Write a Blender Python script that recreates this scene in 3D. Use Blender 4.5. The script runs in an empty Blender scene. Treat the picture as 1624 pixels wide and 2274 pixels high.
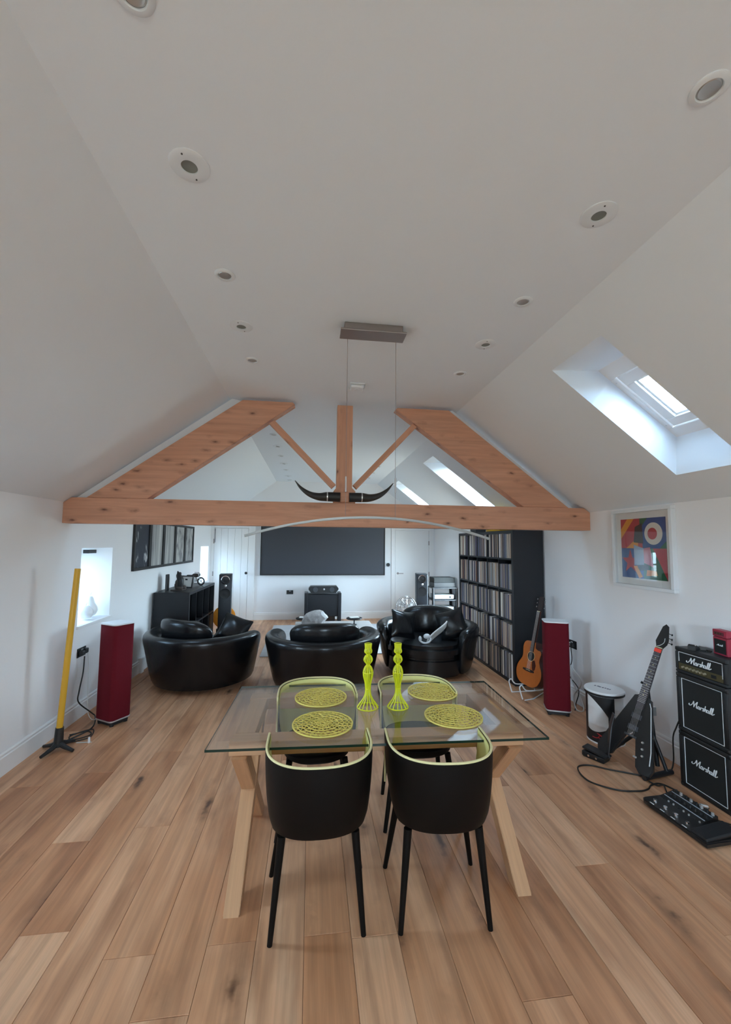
import bpy, bmesh, math, random
from mathutils import Vector, Matrix, Euler
PI = math.pi
random.seed(7)
SC = bpy.context.scene
COL = SC.collection

# ------------------------------------------------------------------ camera, world, light, exposure
cam = bpy.data.cameras.new('camera')
cam.sensor_fit = 'HORIZONTAL'
cam.sensor_width = 36.0
cam.lens = 919.2 / 1624 * 36
cam.clip_start = 0.05
co = bpy.data.objects.new('camera', cam)
COL.objects.link(co)
yaw, pitch, roll = 0.1285, 0.0768, 0.0092
fwd = Vector((math.sin(yaw) * math.cos(pitch), math.cos(yaw) * math.cos(pitch), math.sin(pitch)))
r0 = Vector((math.cos(yaw), -math.sin(yaw), 0))
u0 = r0.cross(fwd)
rr = math.cos(roll) * r0 + math.sin(roll) * u0
uu = -math.sin(roll) * r0 + math.cos(roll) * u0
mw = Matrix((rr, uu, -fwd)).transposed().to_4x4()
mw.translation = Vector((0, 0, 1.72))
co.matrix_world = mw
SC.camera = co

w = bpy.data.worlds.new('world')
SC.world = w
w.use_nodes = True
bg = w.node_tree.nodes['Background']
# even overcast sky above the horizon, duller ground below it
_n, _l = w.node_tree.nodes, w.node_tree.links
_tc = _n.new('ShaderNodeTexCoord')
_sx = _n.new('ShaderNodeSeparateXYZ')
_mr = _n.new('ShaderNodeMapRange')
_mr.inputs['From Min'].default_value = -0.06
_mr.inputs['From Max'].default_value = 0.06
_mx = _n.new('ShaderNodeMix')
_mx.data_type = 'RGBA'
_mx.inputs['A'].default_value = (0.22, 0.23, 0.20, 1)
_mx.inputs['B'].default_value = (0.62, 0.81, 1.0, 1)
_l.new(_tc.outputs['Generated'], _sx.inputs['Vector'])
_l.new(_sx.outputs['Z'], _mr.inputs['Value'])
_l.new(_mr.outputs['Result'], _mx.inputs['Factor'])
_l.new(_mx.outputs['Result'], bg.inputs['Color'])
bg.inputs['Strength'].default_value = 70.0

SC.view_settings.view_transform = 'Standard'
SC.view_settings.look = 'None'
SC.view_settings.gamma = 1
SC.view_settings.use_curve_mapping = False
SC.view_settings.exposure = 0.0
SC.cycles.max_bounces = 14
SC.cycles.diffuse_bounces = 10
SC.cycles.transparent_max_bounces = 24
SC.cycles.caustics_reflective = False
SC.cycles.caustics_refractive = False
SC.cycles.sample_clamp_indirect = 8.0


def portal(loc, n, sx, sy):
    """Marks a window opening so that the sky's light is sampled through it."""
    l = bpy.data.lights.new('sky_portal', 'AREA')
    l.shape = 'RECTANGLE'
    l.size, l.size_y = sx, sy
    l.cycles.is_portal = True
    o = bpy.data.objects.new('sky_portal', l)
    o.location = loc
    o.rotation_euler = Vector(n).to_track_quat('-Z', 'Y').to_euler()
    COL.objects.link(o)


# ------------------------------------------------------------------ materials
def lin(c):
    return c / 12.92 if c <= 0.04045 else ((c + 0.055) / 1.055) ** 2.4


def rgb(h):
    return tuple(lin(int(h[i:i + 2], 16) / 255) for i in (0, 2, 4)) + (1,)


MATS = {}


def mat(name, col, rough=0.5, metal=0.0, bump=0.0, bscale=200, var=0.0, vscale=6, coat=0.0, spec=None, stretch=None, trans=0.0):
    if name in MATS:
        return MATS[name]
    m = bpy.data.materials.new(name)
    m.use_nodes = True
    nt = m.node_tree
    b = nt.nodes['Principled BSDF']
    c = rgb(col) if isinstance(col, str) else tuple(col) + (1,)
    b.inputs['Base Color'].default_value = c
    b.inputs['Roughness'].default_value = rough
    b.inputs['Metallic'].default_value = metal
    b.inputs['Coat Weight'].default_value = coat
    b.inputs['Transmission Weight'].default_value = trans
    if spec is not None:
        b.inputs['Specular IOR Level'].default_value = spec
    tc = nt.nodes.new('ShaderNodeTexCoord')
    src = tc.outputs['Object']
    if stretch:
        mp = nt.nodes.new('ShaderNodeMapping')
        mp.inputs['Scale'].default_value = stretch
        nt.links.new(src, mp.inputs['Vector'])
        src = mp.outputs['Vector']
    if bump > 0:
        n = nt.nodes.new('ShaderNodeTexNoise')
        n.inputs['Scale'].default_value = bscale
        n.inputs['Detail'].default_value = 4
        nt.links.new(src, n.inputs['Vector'])
        bp = nt.nodes.new('ShaderNodeBump')
        bp.inputs['Strength'].default_value = bump
        bp.inputs['Distance'].default_value = 0.01
        nt.links.new(n.outputs['Fac'], bp.inputs['Height'])
        nt.links.new(bp.outputs['Normal'], b.inputs['Normal'])
    if var > 0:
        n = nt.nodes.new('ShaderNodeTexNoise')
        n.inputs['Scale'].default_value = vscale
        n.inputs['Detail'].default_value = 5
        nt.links.new(src, n.inputs['Vector'])
        mx = nt.nodes.new('ShaderNodeMix')
        mx.data_type = 'RGBA'
        mx.inputs['A'].default_value = tuple(v * (1 - var) for v in c[:3]) + (1,)
        mx.inputs['B'].default_value = tuple(min(1, v * (1 + var)) for v in c[:3]) + (1,)
        nt.links.new(n.outputs['Fac'], mx.inputs['Factor'])
        nt.links.new(mx.outputs['Result'], b.inputs['Base Color'])
    MATS[name] = m
    return m


def ramp(nt, stops):
    r = nt.nodes.new('ShaderNodeValToRGB')
    e = r.color_ramp.elements
    while len(e) < len(stops):
        e.new(0.5)
    for k, (p, c) in zip(e, stops):
        k.position = p
        k.color = c if len(c) == 4 else tuple(c) + (1,)
    return r


def wood(name, tones, grain=(1.6, 34, 34), knot_sc=(2.2, 8, 8), knot=0.17, dark='4a2a18', rough=0.45, by_object=True, knot_amt=0.9, streak=0.5, pick=0.5, figure=0.0):
    """Timber whose grain runs along the object's own X axis; tone and figure vary from object to object."""
    m = bpy.data.materials.new(name)
    m.use_nodes = True
    nt = m.node_tree
    N, L = nt.nodes, nt.links
    b = N['Principled BSDF']
    b.inputs['Roughness'].default_value = rough
    tc = N.new('ShaderNodeTexCoord')
    oi = N.new('ShaderNodeObjectInfo')
    off = N.new('ShaderNodeVectorMath')
    off.operation = 'SCALE'
    off.inputs[0].default_value = (37.0, 19.0, 53.0)
    L.new(oi.outputs['Random'], off.inputs['Scale'])
    add = N.new('ShaderNodeVectorMath')
    add.operation = 'ADD'
    L.new(tc.outputs['Object'], add.inputs[0])
    L.new(off.outputs['Vector'], add.inputs[1])

    def mapped(sc):
        mp = N.new('ShaderNodeMapping')
        mp.inputs['Scale'].default_value = sc
        L.new(add.outputs['Vector'], mp.inputs['Vector'])
        return mp.outputs['Vector']

    tone = ramp(nt, [(i / max(1, len(tones) - 1), rgb(t)) for i, t in enumerate(tones)])
    # broad figure wandering along the board + the board's own tone
    n1 = N.new('ShaderNodeTexNoise')
    n1.inputs['Scale'].default_value = 1
    n1.inputs['Detail'].default_value = 3
    n1.inputs['Distortion'].default_value = 0.8
    L.new(mapped((0.9, 6, 6)), n1.inputs['Vector'])
    ma = N.new('ShaderNodeMath')
    ma.operation = 'MULTIPLY_ADD'
    L.new(n1.outputs['Fac'], ma.inputs[0])
    ma.inputs[1].default_value = 1.0 if by_object else 0.75
    mb = N.new('ShaderNodeMath')
    mb.operation = 'MULTIPLY_ADD'
    L.new(oi.outputs['Random'], mb.inputs[0])
    mb.inputs[1].default_value = 0.6 if by_object else 0.1
    mb.inputs[2].default_value = -0.35 if by_object else 0.05
    L.new(mb.outputs['Value'], ma.inputs[2])
    L.new(ma.outputs['Value'], tone.inputs['Fac'])
    # fine grain
    n2 = N.new('ShaderNodeTexNoise')
    n2.inputs['Scale'].default_value = 1
    n2.inputs['Detail'].default_value = 5
    n2.inputs['Roughness'].default_value = 0.65
    n2.inputs['Distortion'].default_value = 0.4
    L.new(mapped(grain), n2.inputs['Vector'])
    g = ramp(nt, [(0.36, (1 - streak * 0.55,) * 3), (0.62, (1.0, 1.0, 1.0))])
    L.new(n2.outputs['Fac'], g.inputs['Fac'])
    mul = N.new('ShaderNodeMix')
    mul.data_type = 'RGBA'
    mul.blend_type = 'MULTIPLY'
    mul.inputs['Factor'].default_value = 1
    L.new(tone.outputs['Color'], mul.inputs['A'])
    L.new(g.outputs['Color'], mul.inputs['B'])
    if figure > 0:
        wv = N.new('ShaderNodeTexWave')
        wv.wave_type = 'BANDS'
        wv.bands_direction = 'Y'
        wv.inputs['Scale'].default_value = 0.55
        wv.inputs['Distortion'].default_value = 7.5
        wv.inputs['Detail'].default_value = 3
        wv.inputs['Detail Scale'].default_value = 0.9
        L.new(mapped((0.55, 5.0, 5.0)), wv.inputs['Vector'])
        wr = ramp(nt, [(0.0, (1 - figure * 0.5,) * 3), (0.30, (1, 1, 1))])
        L.new(wv.outputs['Fac'], wr.inputs['Fac'])
        cl = N.new('ShaderNodeTexNoise')
        cl.inputs['Scale'].default_value = 1
        cl.inputs['Detail'].default_value = 4
        L.new(mapped((1.7, 7, 7)), cl.inputs['Vector'])
        cr = ramp(nt, [(0.30, (1 - figure * 1.3, 1 - figure * 1.55, 1 - figure * 1.7)), (0.52, (1, 1, 1))])
        L.new(cl.outputs['Fac'], cr.inputs['Fac'])
        for extra in (wr, cr):
            m2 = N.new('ShaderNodeMix')
            m2.data_type = 'RGBA'
            m2.blend_type = 'MULTIPLY'
            m2.inputs['Factor'].default_value = 1
            L.new(mul.outputs['Result'], m2.inputs['A'])
            L.new(extra.outputs['Color'], m2.inputs['B'])
            mul = m2
    # knots, with a halo drawn out along the grain
    v = N.new('ShaderNodeTexVoronoi')
    v.inputs['Scale'].default_value = 1
    dn = N.new('ShaderNodeTexNoise')
    dn.inputs['Scale'].default_value = 9
    dn.inputs['Detail'].default_value = 3
    L.new(add.outputs['Vector'], dn.inputs['Vector'])
    dm = N.new('ShaderNodeVectorMath')
    dm.operation = 'MULTIPLY_ADD'
    L.new(dn.outputs['Color'], dm.inputs[0])
    dm.inputs[1].default_value = (0.35, 0.45, 0.45)
    L.new(mapped(knot_sc), dm.inputs[2])
    L.new(dm.outputs['Vector'], v.inputs['Vector'])
    nz = N.new('ShaderNodeTexNoise')
    nz.inputs['Scale'].default_value = 30
    L.new(add.outputs['Vector'], nz.inputs['Vector'])
    jig = N.new('ShaderNodeMath')
    jig.operation = 'MULTIPLY_ADD'
    L.new(nz.outputs['Fac'], jig.inputs[0])
    jig.inputs[1].default_value = 0.12
    L.new(v.outputs['Distance'], jig.inputs[2])
    k = ramp(nt, [(0.06 + knot * 0.4, (knot_amt,) * 3), (0.10 + knot, (knot_amt * 0.28,) * 3), (0.16 + knot * 1.9, (0, 0, 0))])
    L.new(jig.outputs['Value'], k.inputs['Fac'])
    # only some cells carry a knot
    cell = N.new('ShaderNodeSeparateColor')
    L.new(v.outputs['Color'], cell.inputs['Color'])
    th = N.new('ShaderNodeMath')
    th.operation = 'GREATER_THAN'
    th.inputs[1].default_value = pick
    L.new(cell.outputs['Red'], th.inputs[0])
    km = N.new('ShaderNodeMath')
    km.operation = 'MULTIPLY'
    L.new(k.outputs['Color'], km.inputs[0])
    L.new(th.outputs['Value'], km.inputs[1])
    mx = N.new('ShaderNodeMix')
    mx.data_type = 'RGBA'
    L.new(km.outputs['Value'], mx.inputs['Factor'])
    L.new(mul.outputs['Result'], mx.inputs['A'])
    mx.inputs['B'].default_value = rgb(dark)
    L.new(mx.outputs['Result'], b.inputs['Base Color'])
    bp = N.new('ShaderNodeBump')
    bp.inputs['Strength'].default_value = 0.12
    bp.inputs['Distance'].default_value = 0.004
    L.new(n2.outputs['Fac'], bp.inputs['Height'])
    L.new(bp.outputs['Normal'], b.inputs['Normal'])
    MATS[name] = m
    return m


def glass(name, tint, rough=0.0, ior=1.5):
    """Clear sheet: straight transmission with a tint and Fresnel mirror reflection."""
    m = bpy.data.materials.new(name)
    m.use_nodes = True
    nt = m.node_tree
    N, L = nt.nodes, nt.links
    N.remove(N['Principled BSDF'])
    t = N.new('ShaderNodeBsdfTransparent')
    t.inputs['Color'].default_value = tuple(tint) + (1,)
    gl = N.new('ShaderNodeBsdfGlossy')
    gl.inputs['Roughness'].default_value = rough
    f = N.new('ShaderNodeFresnel')
    # same reflectance from either side of the sheet: the straight-through ray never refracts
    ge = N.new('ShaderNodeNewGeometry')
    mr = N.new('ShaderNodeMapRange')
    mr.inputs['To Min'].default_value = ior
    mr.inputs['To Max'].default_value = 1 / ior
    L.new(ge.outputs['Backfacing'], mr.inputs['Value'])
    L.new(mr.outputs['Result'], f.inputs['IOR'])
    mx = N.new('ShaderNodeMixShader')
    L.new(f.outputs['Fac'], mx.inputs['Fac'])
    L.new(t.outputs['BSDF'], mx.inputs[1])
    L.new(gl.outputs['BSDF'], mx.inputs[2])
    L.new(mx.outputs['Shader'], N['Material Output'].inputs['Surface'])
    MATS[name] = m
    return m


WALL = mat('wall_paint', (0.845, 0.85, 0.862), 0.85, bump=0.05, bscale=60)
CEIL = mat('ceiling_paint', (0.785, 0.83, 0.875), 0.9, bump=0.04, bscale=60)
TRIM = mat('trim_paint', (0.84, 0.84, 0.84), 0.45)
FLOORM = wood('oak_plank', ['b37a54', 'cc966f', 'dcab86', 'e8c09d'], grain=(1.5, 46, 46), knot_sc=(1.5, 6.5, 6.5), knot=0.13, dark='40261a', rough=0.42, knot_amt=0.92, streak=0.34, pick=0.42, figure=0.24)
GAPM = mat('floor_gap', '2a1a10', 0.9)
PINE = wood('douglas_fir', ['bd856a', 'cb9375', 'd59f82', 'dca98d'], grain=(1.4, 26, 26), knot_sc=(5.0, 12, 12), knot=0.12, pick=0.3, dark='4a2416', rough=0.6, by_object=False, knot_amt=0.85, streak=0.35)
OAK = wood('table_oak', ['b88862', 'c4966f', 'cfa47d'], grain=(2, 60, 60), knot_sc=(0.8, 5, 5), knot=0.03, dark='7a5030', rough=0.5, by_object=False, knot_amt=0.3, streak=0.25)
LEATHER = mat('black_leather', (0.006, 0.0065, 0.008), 0.26, bump=0.2, bscale=14, spec=0.42)
BLACK = mat('black_paint', (0.010, 0.010, 0.012), 0.48)
SATIN = mat('black_satin', (0.009, 0.010, 0.014), 0.45)
TOLEX = mat('black_vinyl', (0.010, 0.011, 0.012), 0.45, bump=0.25, bscale=400)
GRILLE = mat('black_grille_cloth', (0.008, 0.009, 0.009), 0.8, bump=0.2, bscale=600)
PLASTIC = mat('black_plastic', (0.012, 0.012, 0.013), 0.38)
SHELLM = mat('chair_shell_black', (0.0055, 0.0042, 0.0036), 0.5, bump=0.05, bscale=300, spec=0.12)
LIME = mat('lime_upholstery', 'e0da8c', 0.7, bump=0.1, bscale=400)
CREAM = mat('cream_piping', 'd9cf9a', 0.6)
MATYEL = mat('yellow_woven', 'e2d06c', 0.55, bump=0.1, bscale=300)
NEON = mat('neon_lime', (0.66, 0.67, 0.012), 0.4)
REDCLOTH = mat('red_speaker_cloth', (0.12, 0.006, 0.013), 0.9, bump=0.15, bscale=500, var=0.15, vscale=2, spec=0.2)
SILVER = mat('silver', (0.72, 0.73, 0.74), 0.3, 0.8)
CHROME = mat('chrome', (0.8, 0.8, 0.82), 0.12, 1.0)
STEEL = mat('brushed_steel', (0.34, 0.30, 0.285), 0.4, 0.9, bump=0.1, bscale=30, stretch=(2, 60, 60))
WHITE = mat('white_enamel', (0.80, 0.82, 0.84), 0.35)
WPLAST = mat('white_plastic', (0.74, 0.775, 0.805), 0.45)
ALU = mat('satin_aluminium', (0.36, 0.37, 0.37), 0.45, 0.5)
DIFF = mat('unlit_diffuser', (0.42, 0.43, 0.43), 0.5)
PAPER = mat('white_paper', (0.8, 0.8, 0.78), 0.8)
YELLOW = mat('yellow_tube', 'd2a02a', 0.45)
ORANGE = mat('orange_fabric', (0.75, 0.27, 0.012), 0.7, var=0.2, vscale=12)
SCREEN = mat('projection_screen', (0.040, 0.044, 0.055), 0.5)
PANE = glass('window_glass', (0.95, 0.97, 0.96))
DARKPANE = glass('strong_dimming_glass', (0.40, 0.44, 0.47))  # tint added to dim the daylight around the pear sill
DIMPANE = glass('dimming_glass', (0.62, 0.68, 0.72))  # tint added to dim daylight on the reveals and far door
TGLASS = glass('table_glass', (0.985, 0.99, 0.983), ior=1.46)
GEDGE = mat('glass_edge_green', (0.006, 0.028, 0.022), 0.15)
PGLASS = glass('picture_glass', (0.97, 0.97, 0.97), ior=1.45)
HORN = mat('dark_horn', (0.022, 0.021, 0.020), 0.28, var=0.8, vscale=18)
GTOP = mat('spruce_top', 'b8662c', 0.3, var=0.12, vscale=20, coat=0.4)
GSIDE = mat('mahogany', '4a2016', 0.35)
ROSEW = mat('rosewood', '2a1a18', 0.5, var=0.2, vscale=40)
REDV = mat('red_vinyl', (0.34, 0.022, 0.05), 0.45, bump=0.15, bscale=400)
GOLD = mat('gold_panel', (0.10, 0.085, 0.04), 0.4, 0.5)
CORD = mat('black_cable', (0.012, 0.011, 0.010), 0.5)
WCORD = mat('white_cable', (0.6, 0.6, 0.58), 0.5)
RUGM = mat('grey_rug', (0.50, 0.49, 0.50), 0.95, bump=0.3, bscale=150, var=0.22, vscale=3, stretch=(0.6, 3, 1))
TABLEW = mat('pale_tabletop', (0.52, 0.50, 0.49), 0.5, var=0.18, vscale=3, stretch=(0.8, 8, 1))
CERAM = mat('white_ceramic', (0.8, 0.8, 0.8), 0.25)
GREYC = mat('grey_cone', (0.05, 0.055, 0.065), 0.45)
RECESS = mat('lamp_recess', (0.20, 0.21, 0.19), 0.5)
LAMPF = mat('lamp_face', (0.5, 0.5, 0.49), 0.35, 0.7)
DARKBR = mat('dark_carved_wood', (0.055, 0.042, 0.038), 0.5, var=0.4, vscale=20)


# ------------------------------------------------------------------ mesh helpers
class B:
    """Collects simple shapes into one mesh."""

    def __init__(self):
        self.bm = bmesh.new()

    def _add(self, bm2, M=None):
        if M is not None:
            bmesh.ops.transform(bm2, matrix=M, verts=bm2.verts)
        me = bpy.data.meshes.new('tmp')
        bm2.to_mesh(me)
        bm2.free()
        self.bm.from_mesh(me)
        bpy.data.meshes.remove(me)
        return self

    def box(self, x0, x1, y0, y1, z0, z1, bev=0.0, seg=2, M=None):
        b = bmesh.new()
        bmesh.ops.create_cube(b, size=1, matrix=Matrix.Translation(((x0 + x1) / 2, (y0 + y1) / 2, (z0 + z1) / 2)) @ Matrix.Diagonal((abs(x1 - x0), abs(y1 - y0), abs(z1 - z0), 1)))
        if bev > 0:
            bmesh.ops.bevel(b, geom=b.edges[:], offset=bev, segments=seg, profile=0.5, affect='EDGES')
        return self._add(b, M)

    def cyl(self, p0, p1, r0, r1=None, n=16, cap=True):
        r1 = r0 if r1 is None else r1
        p0, p1 = Vector(p0), Vector(p1)
        d = p1 - p0
        b = bmesh.new()
        bmesh.ops.create_cone(b, cap_ends=cap, segments=n, radius1=r0, radius2=r1, depth=d.length)
        return self._add(b, Matrix.Translation((p0 + p1) / 2) @ d.to_track_quat('Z', 'Y').to_matrix().to_4x4())

    def sph(self, c, r, n=16, sc=(1, 1, 1), M=None):
        b = bmesh.new()
        bmesh.ops.create_uvsphere(b, u_segments=n, v_segments=max(6, n // 2), radius=r)
        T = Matrix.Translation(c) @ (M or Matrix()) @ Matrix.Diagonal((*sc, 1))
        return self._add(b, T)

    def lathe(self, prof, n=24, M=None, cap=True):
        b = bmesh.new()
        rings = []
        for r, z in prof:
            if r < 1e-5:
                rings.append([b.verts.new((0, 0, z))])
            else:
                rings.append([b.verts.new((r * math.cos(2 * PI * i / n), r * math.sin(2 * PI * i / n), z)) for i in range(n)])
        for a, c in zip(rings, rings[1:]):
            for i in range(n):
                j = (i + 1) % n
                if len(a) == 1 and len(c) == 1:
                    continue
                if len(a) == 1:
                    b.faces.new((a[0], c[j], c[i])[::-1])
                elif len(c) == 1:
                    b.faces.new((a[i], a[j], c[0]))
                else:
                    b.faces.new((a[i], a[j], c[j], c[i]))
        if cap:
            for rg, fl in ((rings[0], True), (rings[-1], False)):
                if len(rg) > 2:
                    b.faces.new(rg[::-1] if fl else rg)
        return self._add(b, M)

    def tube(self, pts, r, n=8, closed=False, cap=True, sq=None):
        """A round (or, with sq=(w,h), flat) section swept along a polyline."""
        P = [Vector(p) for p in pts]
        m = len(P)
        rs = r if isinstance(r, (list, tuple)) else [r] * m
        b = bmesh.new()
        rings = []
        up = Vector((0, 0, 1))
        prevx = None
        for i in range(m):
            if closed:
                t = P[(i + 1) % m] - P[i - 1]
            else:
                t = P[min(i + 1, m - 1)] - P[max(i - 1, 0)]
            t.normalize()
            if prevx is None:
                x = t.cross(up)
                if x.length < 0.05:
                    x = t.cross(Vector((1, 0, 0)))
            else:
                x = prevx - t * prevx.dot(t)
            x.normalize()
            y = t.cross(x)
            prevx = x
            if sq:
                offs = [(-sq[0] / 2, -sq[1] / 2), (sq[0] / 2, -sq[1] / 2), (sq[0] / 2, sq[1] / 2), (-sq[0] / 2, sq[1] / 2)]
                rings.append([b.verts.new(P[i] + x * a + y * c) for a, c in offs])
            else:
                rings.append([b.verts.new(P[i] + (x * math.cos(2 * PI * k / n) + y * math.sin(2 * PI * k / n)) * rs[i]) for k in range(n)])
        q = len(rings[0])
        for i in range(m if closed else m - 1):
            a, c = rings[i], rings[(i + 1) % m]
            for k in range(q):
                b.faces.new((a[k], a[(k + 1) % q], c[(k + 1) % q], c[k]))
        if not closed and cap:
            b.faces.new(rings[0][::-1])
            b.faces.new(rings[-1])
        bmesh.ops.recalc_face_normals(b, faces=b.faces)
        return self._add(b)

    def prism(self, out, z0, z1, M=None, bev=0.0):
        b = bmesh.new()
        lo = [b.verts.new((x, y, z0)) for x, y in out]
        hi = [b.verts.new((x, y, z1)) for x, y in out]
        n = len(out)
        b.faces.new(lo[::-1])
        top = b.faces.new(hi)
        for i in range(n):
            b.faces.new((lo[i], lo[(i + 1) % n], hi[(i + 1) % n], hi[i]))
        bmesh.ops.recalc_face_normals(b, faces=b.faces)
        if bev > 0:
            bmesh.ops.bevel(b, geom=[e for e in b.edges if abs(e.verts[0].co.z - e.verts[1].co.z) < 1e-6], offset=bev, segments=2, affect='EDGES')
        return self._add(b, M)

    def quads(self, vs, fs, M=None):
        b = bmesh.new()
        V = [b.verts.new(v) for v in vs]
        for f in fs:
            b.faces.new([V[i] for i in f])
        return self._add(b, M)

    def obj(self, name, m, parent=None, smooth=False, mats=None, loc=None, rot=None):
        me = bpy.data.meshes.new(name)
        self.bm.to_mesh(me)
        self.bm.free()
        for x in (mats or [m]):
            me.materials.append(x)
        if smooth:
            for p in me.polygons:
                p.use_smooth = True
            try:
                me.set_sharp_from_angle(angle=math.radians(smooth if smooth is not True else 40))
            except Exception:
                pass
        o = bpy.data.objects.new(name, me)
        COL.objects.link(o)
        if parent is not None:
            o.parent = parent
        if loc is not None:
            o.location = loc
        if rot is not None:
            o.rotation_euler = rot
        return o


def tag(o, label, cat, group=None):
    o['label'] = label
    o['category'] = cat
    if group:
        o['group'] = group
    return o


def thing(name, label, cat, loc=(0, 0, 0), rz=0.0, group=None, M=None):
    o = bpy.data.objects.new(name, None)
    o.empty_display_size = 0.05
    COL.objects.link(o)
    if M is not None:
        o.matrix_world = M
    else:
        o.location = loc
        o.rotation_euler = (0, 0, rz)
    return tag(o, label, cat, group)


def struct(o):
    o['kind'] = 'structure'
    return o


def sempty(name, loc=(0, 0, 0)):
    o = bpy.data.objects.new(name, None)
    o.location = loc
    o.empty_display_size = 0.05
    COL.objects.link(o)
    return struct(o)


def dup(root, loc=None, rz=None, label=None, group=None):
    r = root.copy()
    COL.objects.link(r)
    if loc is not None:
        r.location = loc
    if rz is not None:
        r.rotation_euler = (0, 0, rz)
    if label:
        r['label'] = label
    if group:
        r['group'] = group
    for ch in list(root.children):
        c = ch.copy()
        COL.objects.link(c)
        c.parent = r
        for g in list(ch.children):
            d = g.copy()
            COL.objects.link(d)
            d.parent = c
    return r


def subsurf(o, lv=2):
    md = o.modifiers.new('sub', 'SUBSURF')
    md.levels = lv
    md.render_levels = lv
    return o


def smoothpath(pts, n=6):
    """Catmull-Rom through the points."""
    P = [Vector(p) for p in pts]
    P = [P[0] * 2 - P[1]] + P + [P[-1] * 2 - P[-2]]
    out = []
    for i in range(1, len(P) - 2):
        for k in range(n):
            t = k / n
            a, b, c, d = P[i - 1], P[i], P[i + 1], P[i + 2]
            out.append(0.5 * ((2 * b) + (c - a) * t + (2 * a - 5 * b + 4 * c - d) * t * t + (3 * b - a - 3 * c + d) * t ** 3))
    out.append(P[-2])
    return out


# ------------------------------------------------------------------ room shell
XL, XR, YN, YF = -2.23, 2.925, -3.0, 9.65
HW, HC = 2.075, 3.14
XC, FW = 0.3475, 1.1776
FLX, FRX = XC - FW, XC + FW
T = 0.30                                                        # depth of roof and wall openings


def slab(name, m, P0, U, V, Nrm, ul, vl, th, holes=()):
    """A flat slab with openings; each opening runs from an inner to an outer rectangle (splayed reveals)."""
    P0, U, V, Nrm = Vector(P0), Vector(U), Vector(V), Vector(Nrm)
    bm = bmesh.new()

    def face(idx, off, flip):
        us = sorted({0, ul, *[h[idx] for h in holes], *[h[idx + 1] for h in holes]})
        vs = sorted({0, vl, *[h[idx + 2] for h in holes], *[h[idx + 3] for h in holes]})
        for a, b in zip(us, us[1:]):
            for c, d in zip(vs, vs[1:]):
                mu, mv = (a + b) / 2, (c + d) / 2
                if any(h[idx] < mu < h[idx + 1] and h[idx + 2] < mv < h[idx + 3] for h in holes):
                    continue
                q = [bm.verts.new(P0 + U * x + V * y + Nrm * off) for x, y in ((a, c), (b, c), (b, d), (a, d))]
                bm.faces.new(q[::-1] if flip else q)

    face(0, 0, False)
    face(4, th, True)
    for h in holes:
        i = [P0 + U * x + V * y for x, y in ((h[0], h[2]), (h[1], h[2]), (h[1], h[3]), (h[0], h[3]))]
        o = [P0 + U * x + V * y + Nrm * th for x, y in ((h[4], h[6]), (h[5], h[6]), (h[5], h[7]), (h[4], h[7]))]
        for k in range(4):
            j = (k + 1) % 4
            bm.faces.new([bm.verts.new(p) for p in (i[k], o[k], o[j], i[j])])
    c = [(0, 0), (ul, 0), (ul, vl), (0, vl)]
    for k in range(4):
        a, b = c[k], c[(k + 1) % 4]
        bm.faces.new([bm.verts.new(P0 + U * x + V * y + Nrm * z) for x, y, z in ((*a, 0), (*a, th), (*b, th), (*b, 0))])
    bmesh.ops.remove_doubles(bm, verts=bm.verts, dist=1e-5)
    bmesh.ops.recalc_face_normals(bm, faces=bm.faces)
    me = bpy.data.meshes.new(name)
    bm.to_mesh(me)
    bm.free()
    me.materials.append(m)
    ob = bpy.data.objects.new(name, me)
    COL.objects.link(ob)
    return struct(ob)


LY = YF - YN
sl = Vector((XR - FRX, 0, HW - HC))
SLEN = sl.length
SV = sl.normalized()
SN = Vector((-SV.z, 0, SV.x)) * 1.0                              # outward normal of the right slope
if SN.z < 0:
    SN = -SN


def vslope(x):
    return (x - FRX) / SV.x


# left wall with small deep windows (the last two unseen, assumed for the room's light)
LT = 0.42
LW = [(4.39, 5.03, 0.90, 1.653), (8.80, 9.44, 0.90, 1.64), (2.2, 2.84, 0.90, 1.653), (-0.6, 0.04, 0.90, 1.653)]
lh = []
for y0, y1, z0, z1 in LW:
    a, b = y0 - YN, y1 - YN
    lh.append((a, b, z0, z1, a + 0.04, b - 0.04, z0 + 0.02, z1 - 0.02))
slab('wall_left', WALL, (XL, YN, 0), (0, 1, 0), (0, 0, 1), (-1, 0, 0), LY, HW, LT, lh)
RWIN = (6.90, 8.00, 0.45, 1.80)                                 # added right-wall window, unseen behind the record shelf, to brighten the far end
slab('wall_right', WALL, (XR, YN, 0), (0, 1, 0), (0, 0, 1), (1, 0, 0), LY, HW, 0.3, [(RWIN[0] - YN, RWIN[1] - YN, RWIN[2], RWIN[3]) * 2])
SKY = [(2.217, 2.735), (5.73, 6.27), (8.12, 8.66), (4.24, 4.78)]  # the last is unseen, added behind the right rafter for light
SKYL_ADDED = [(4.24, 4.78)]      # unseen roof windows, one added behind each rafter for more light


def roof_holes(L):
    out = []
    for y0, y1, *xs in L:
        v0, v1 = (vslope(xs[0]), vslope(xs[1])) if xs else (vslope(1.716), vslope(2.69))
        a, b = (0.08, -0.04) if xs else (0.35, -0.20)
        out.append((y0 - YN, y1 - YN, v0, v1, y0 - YN, y1 - YN, v0 + a, v1 + b))
    return out


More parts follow.
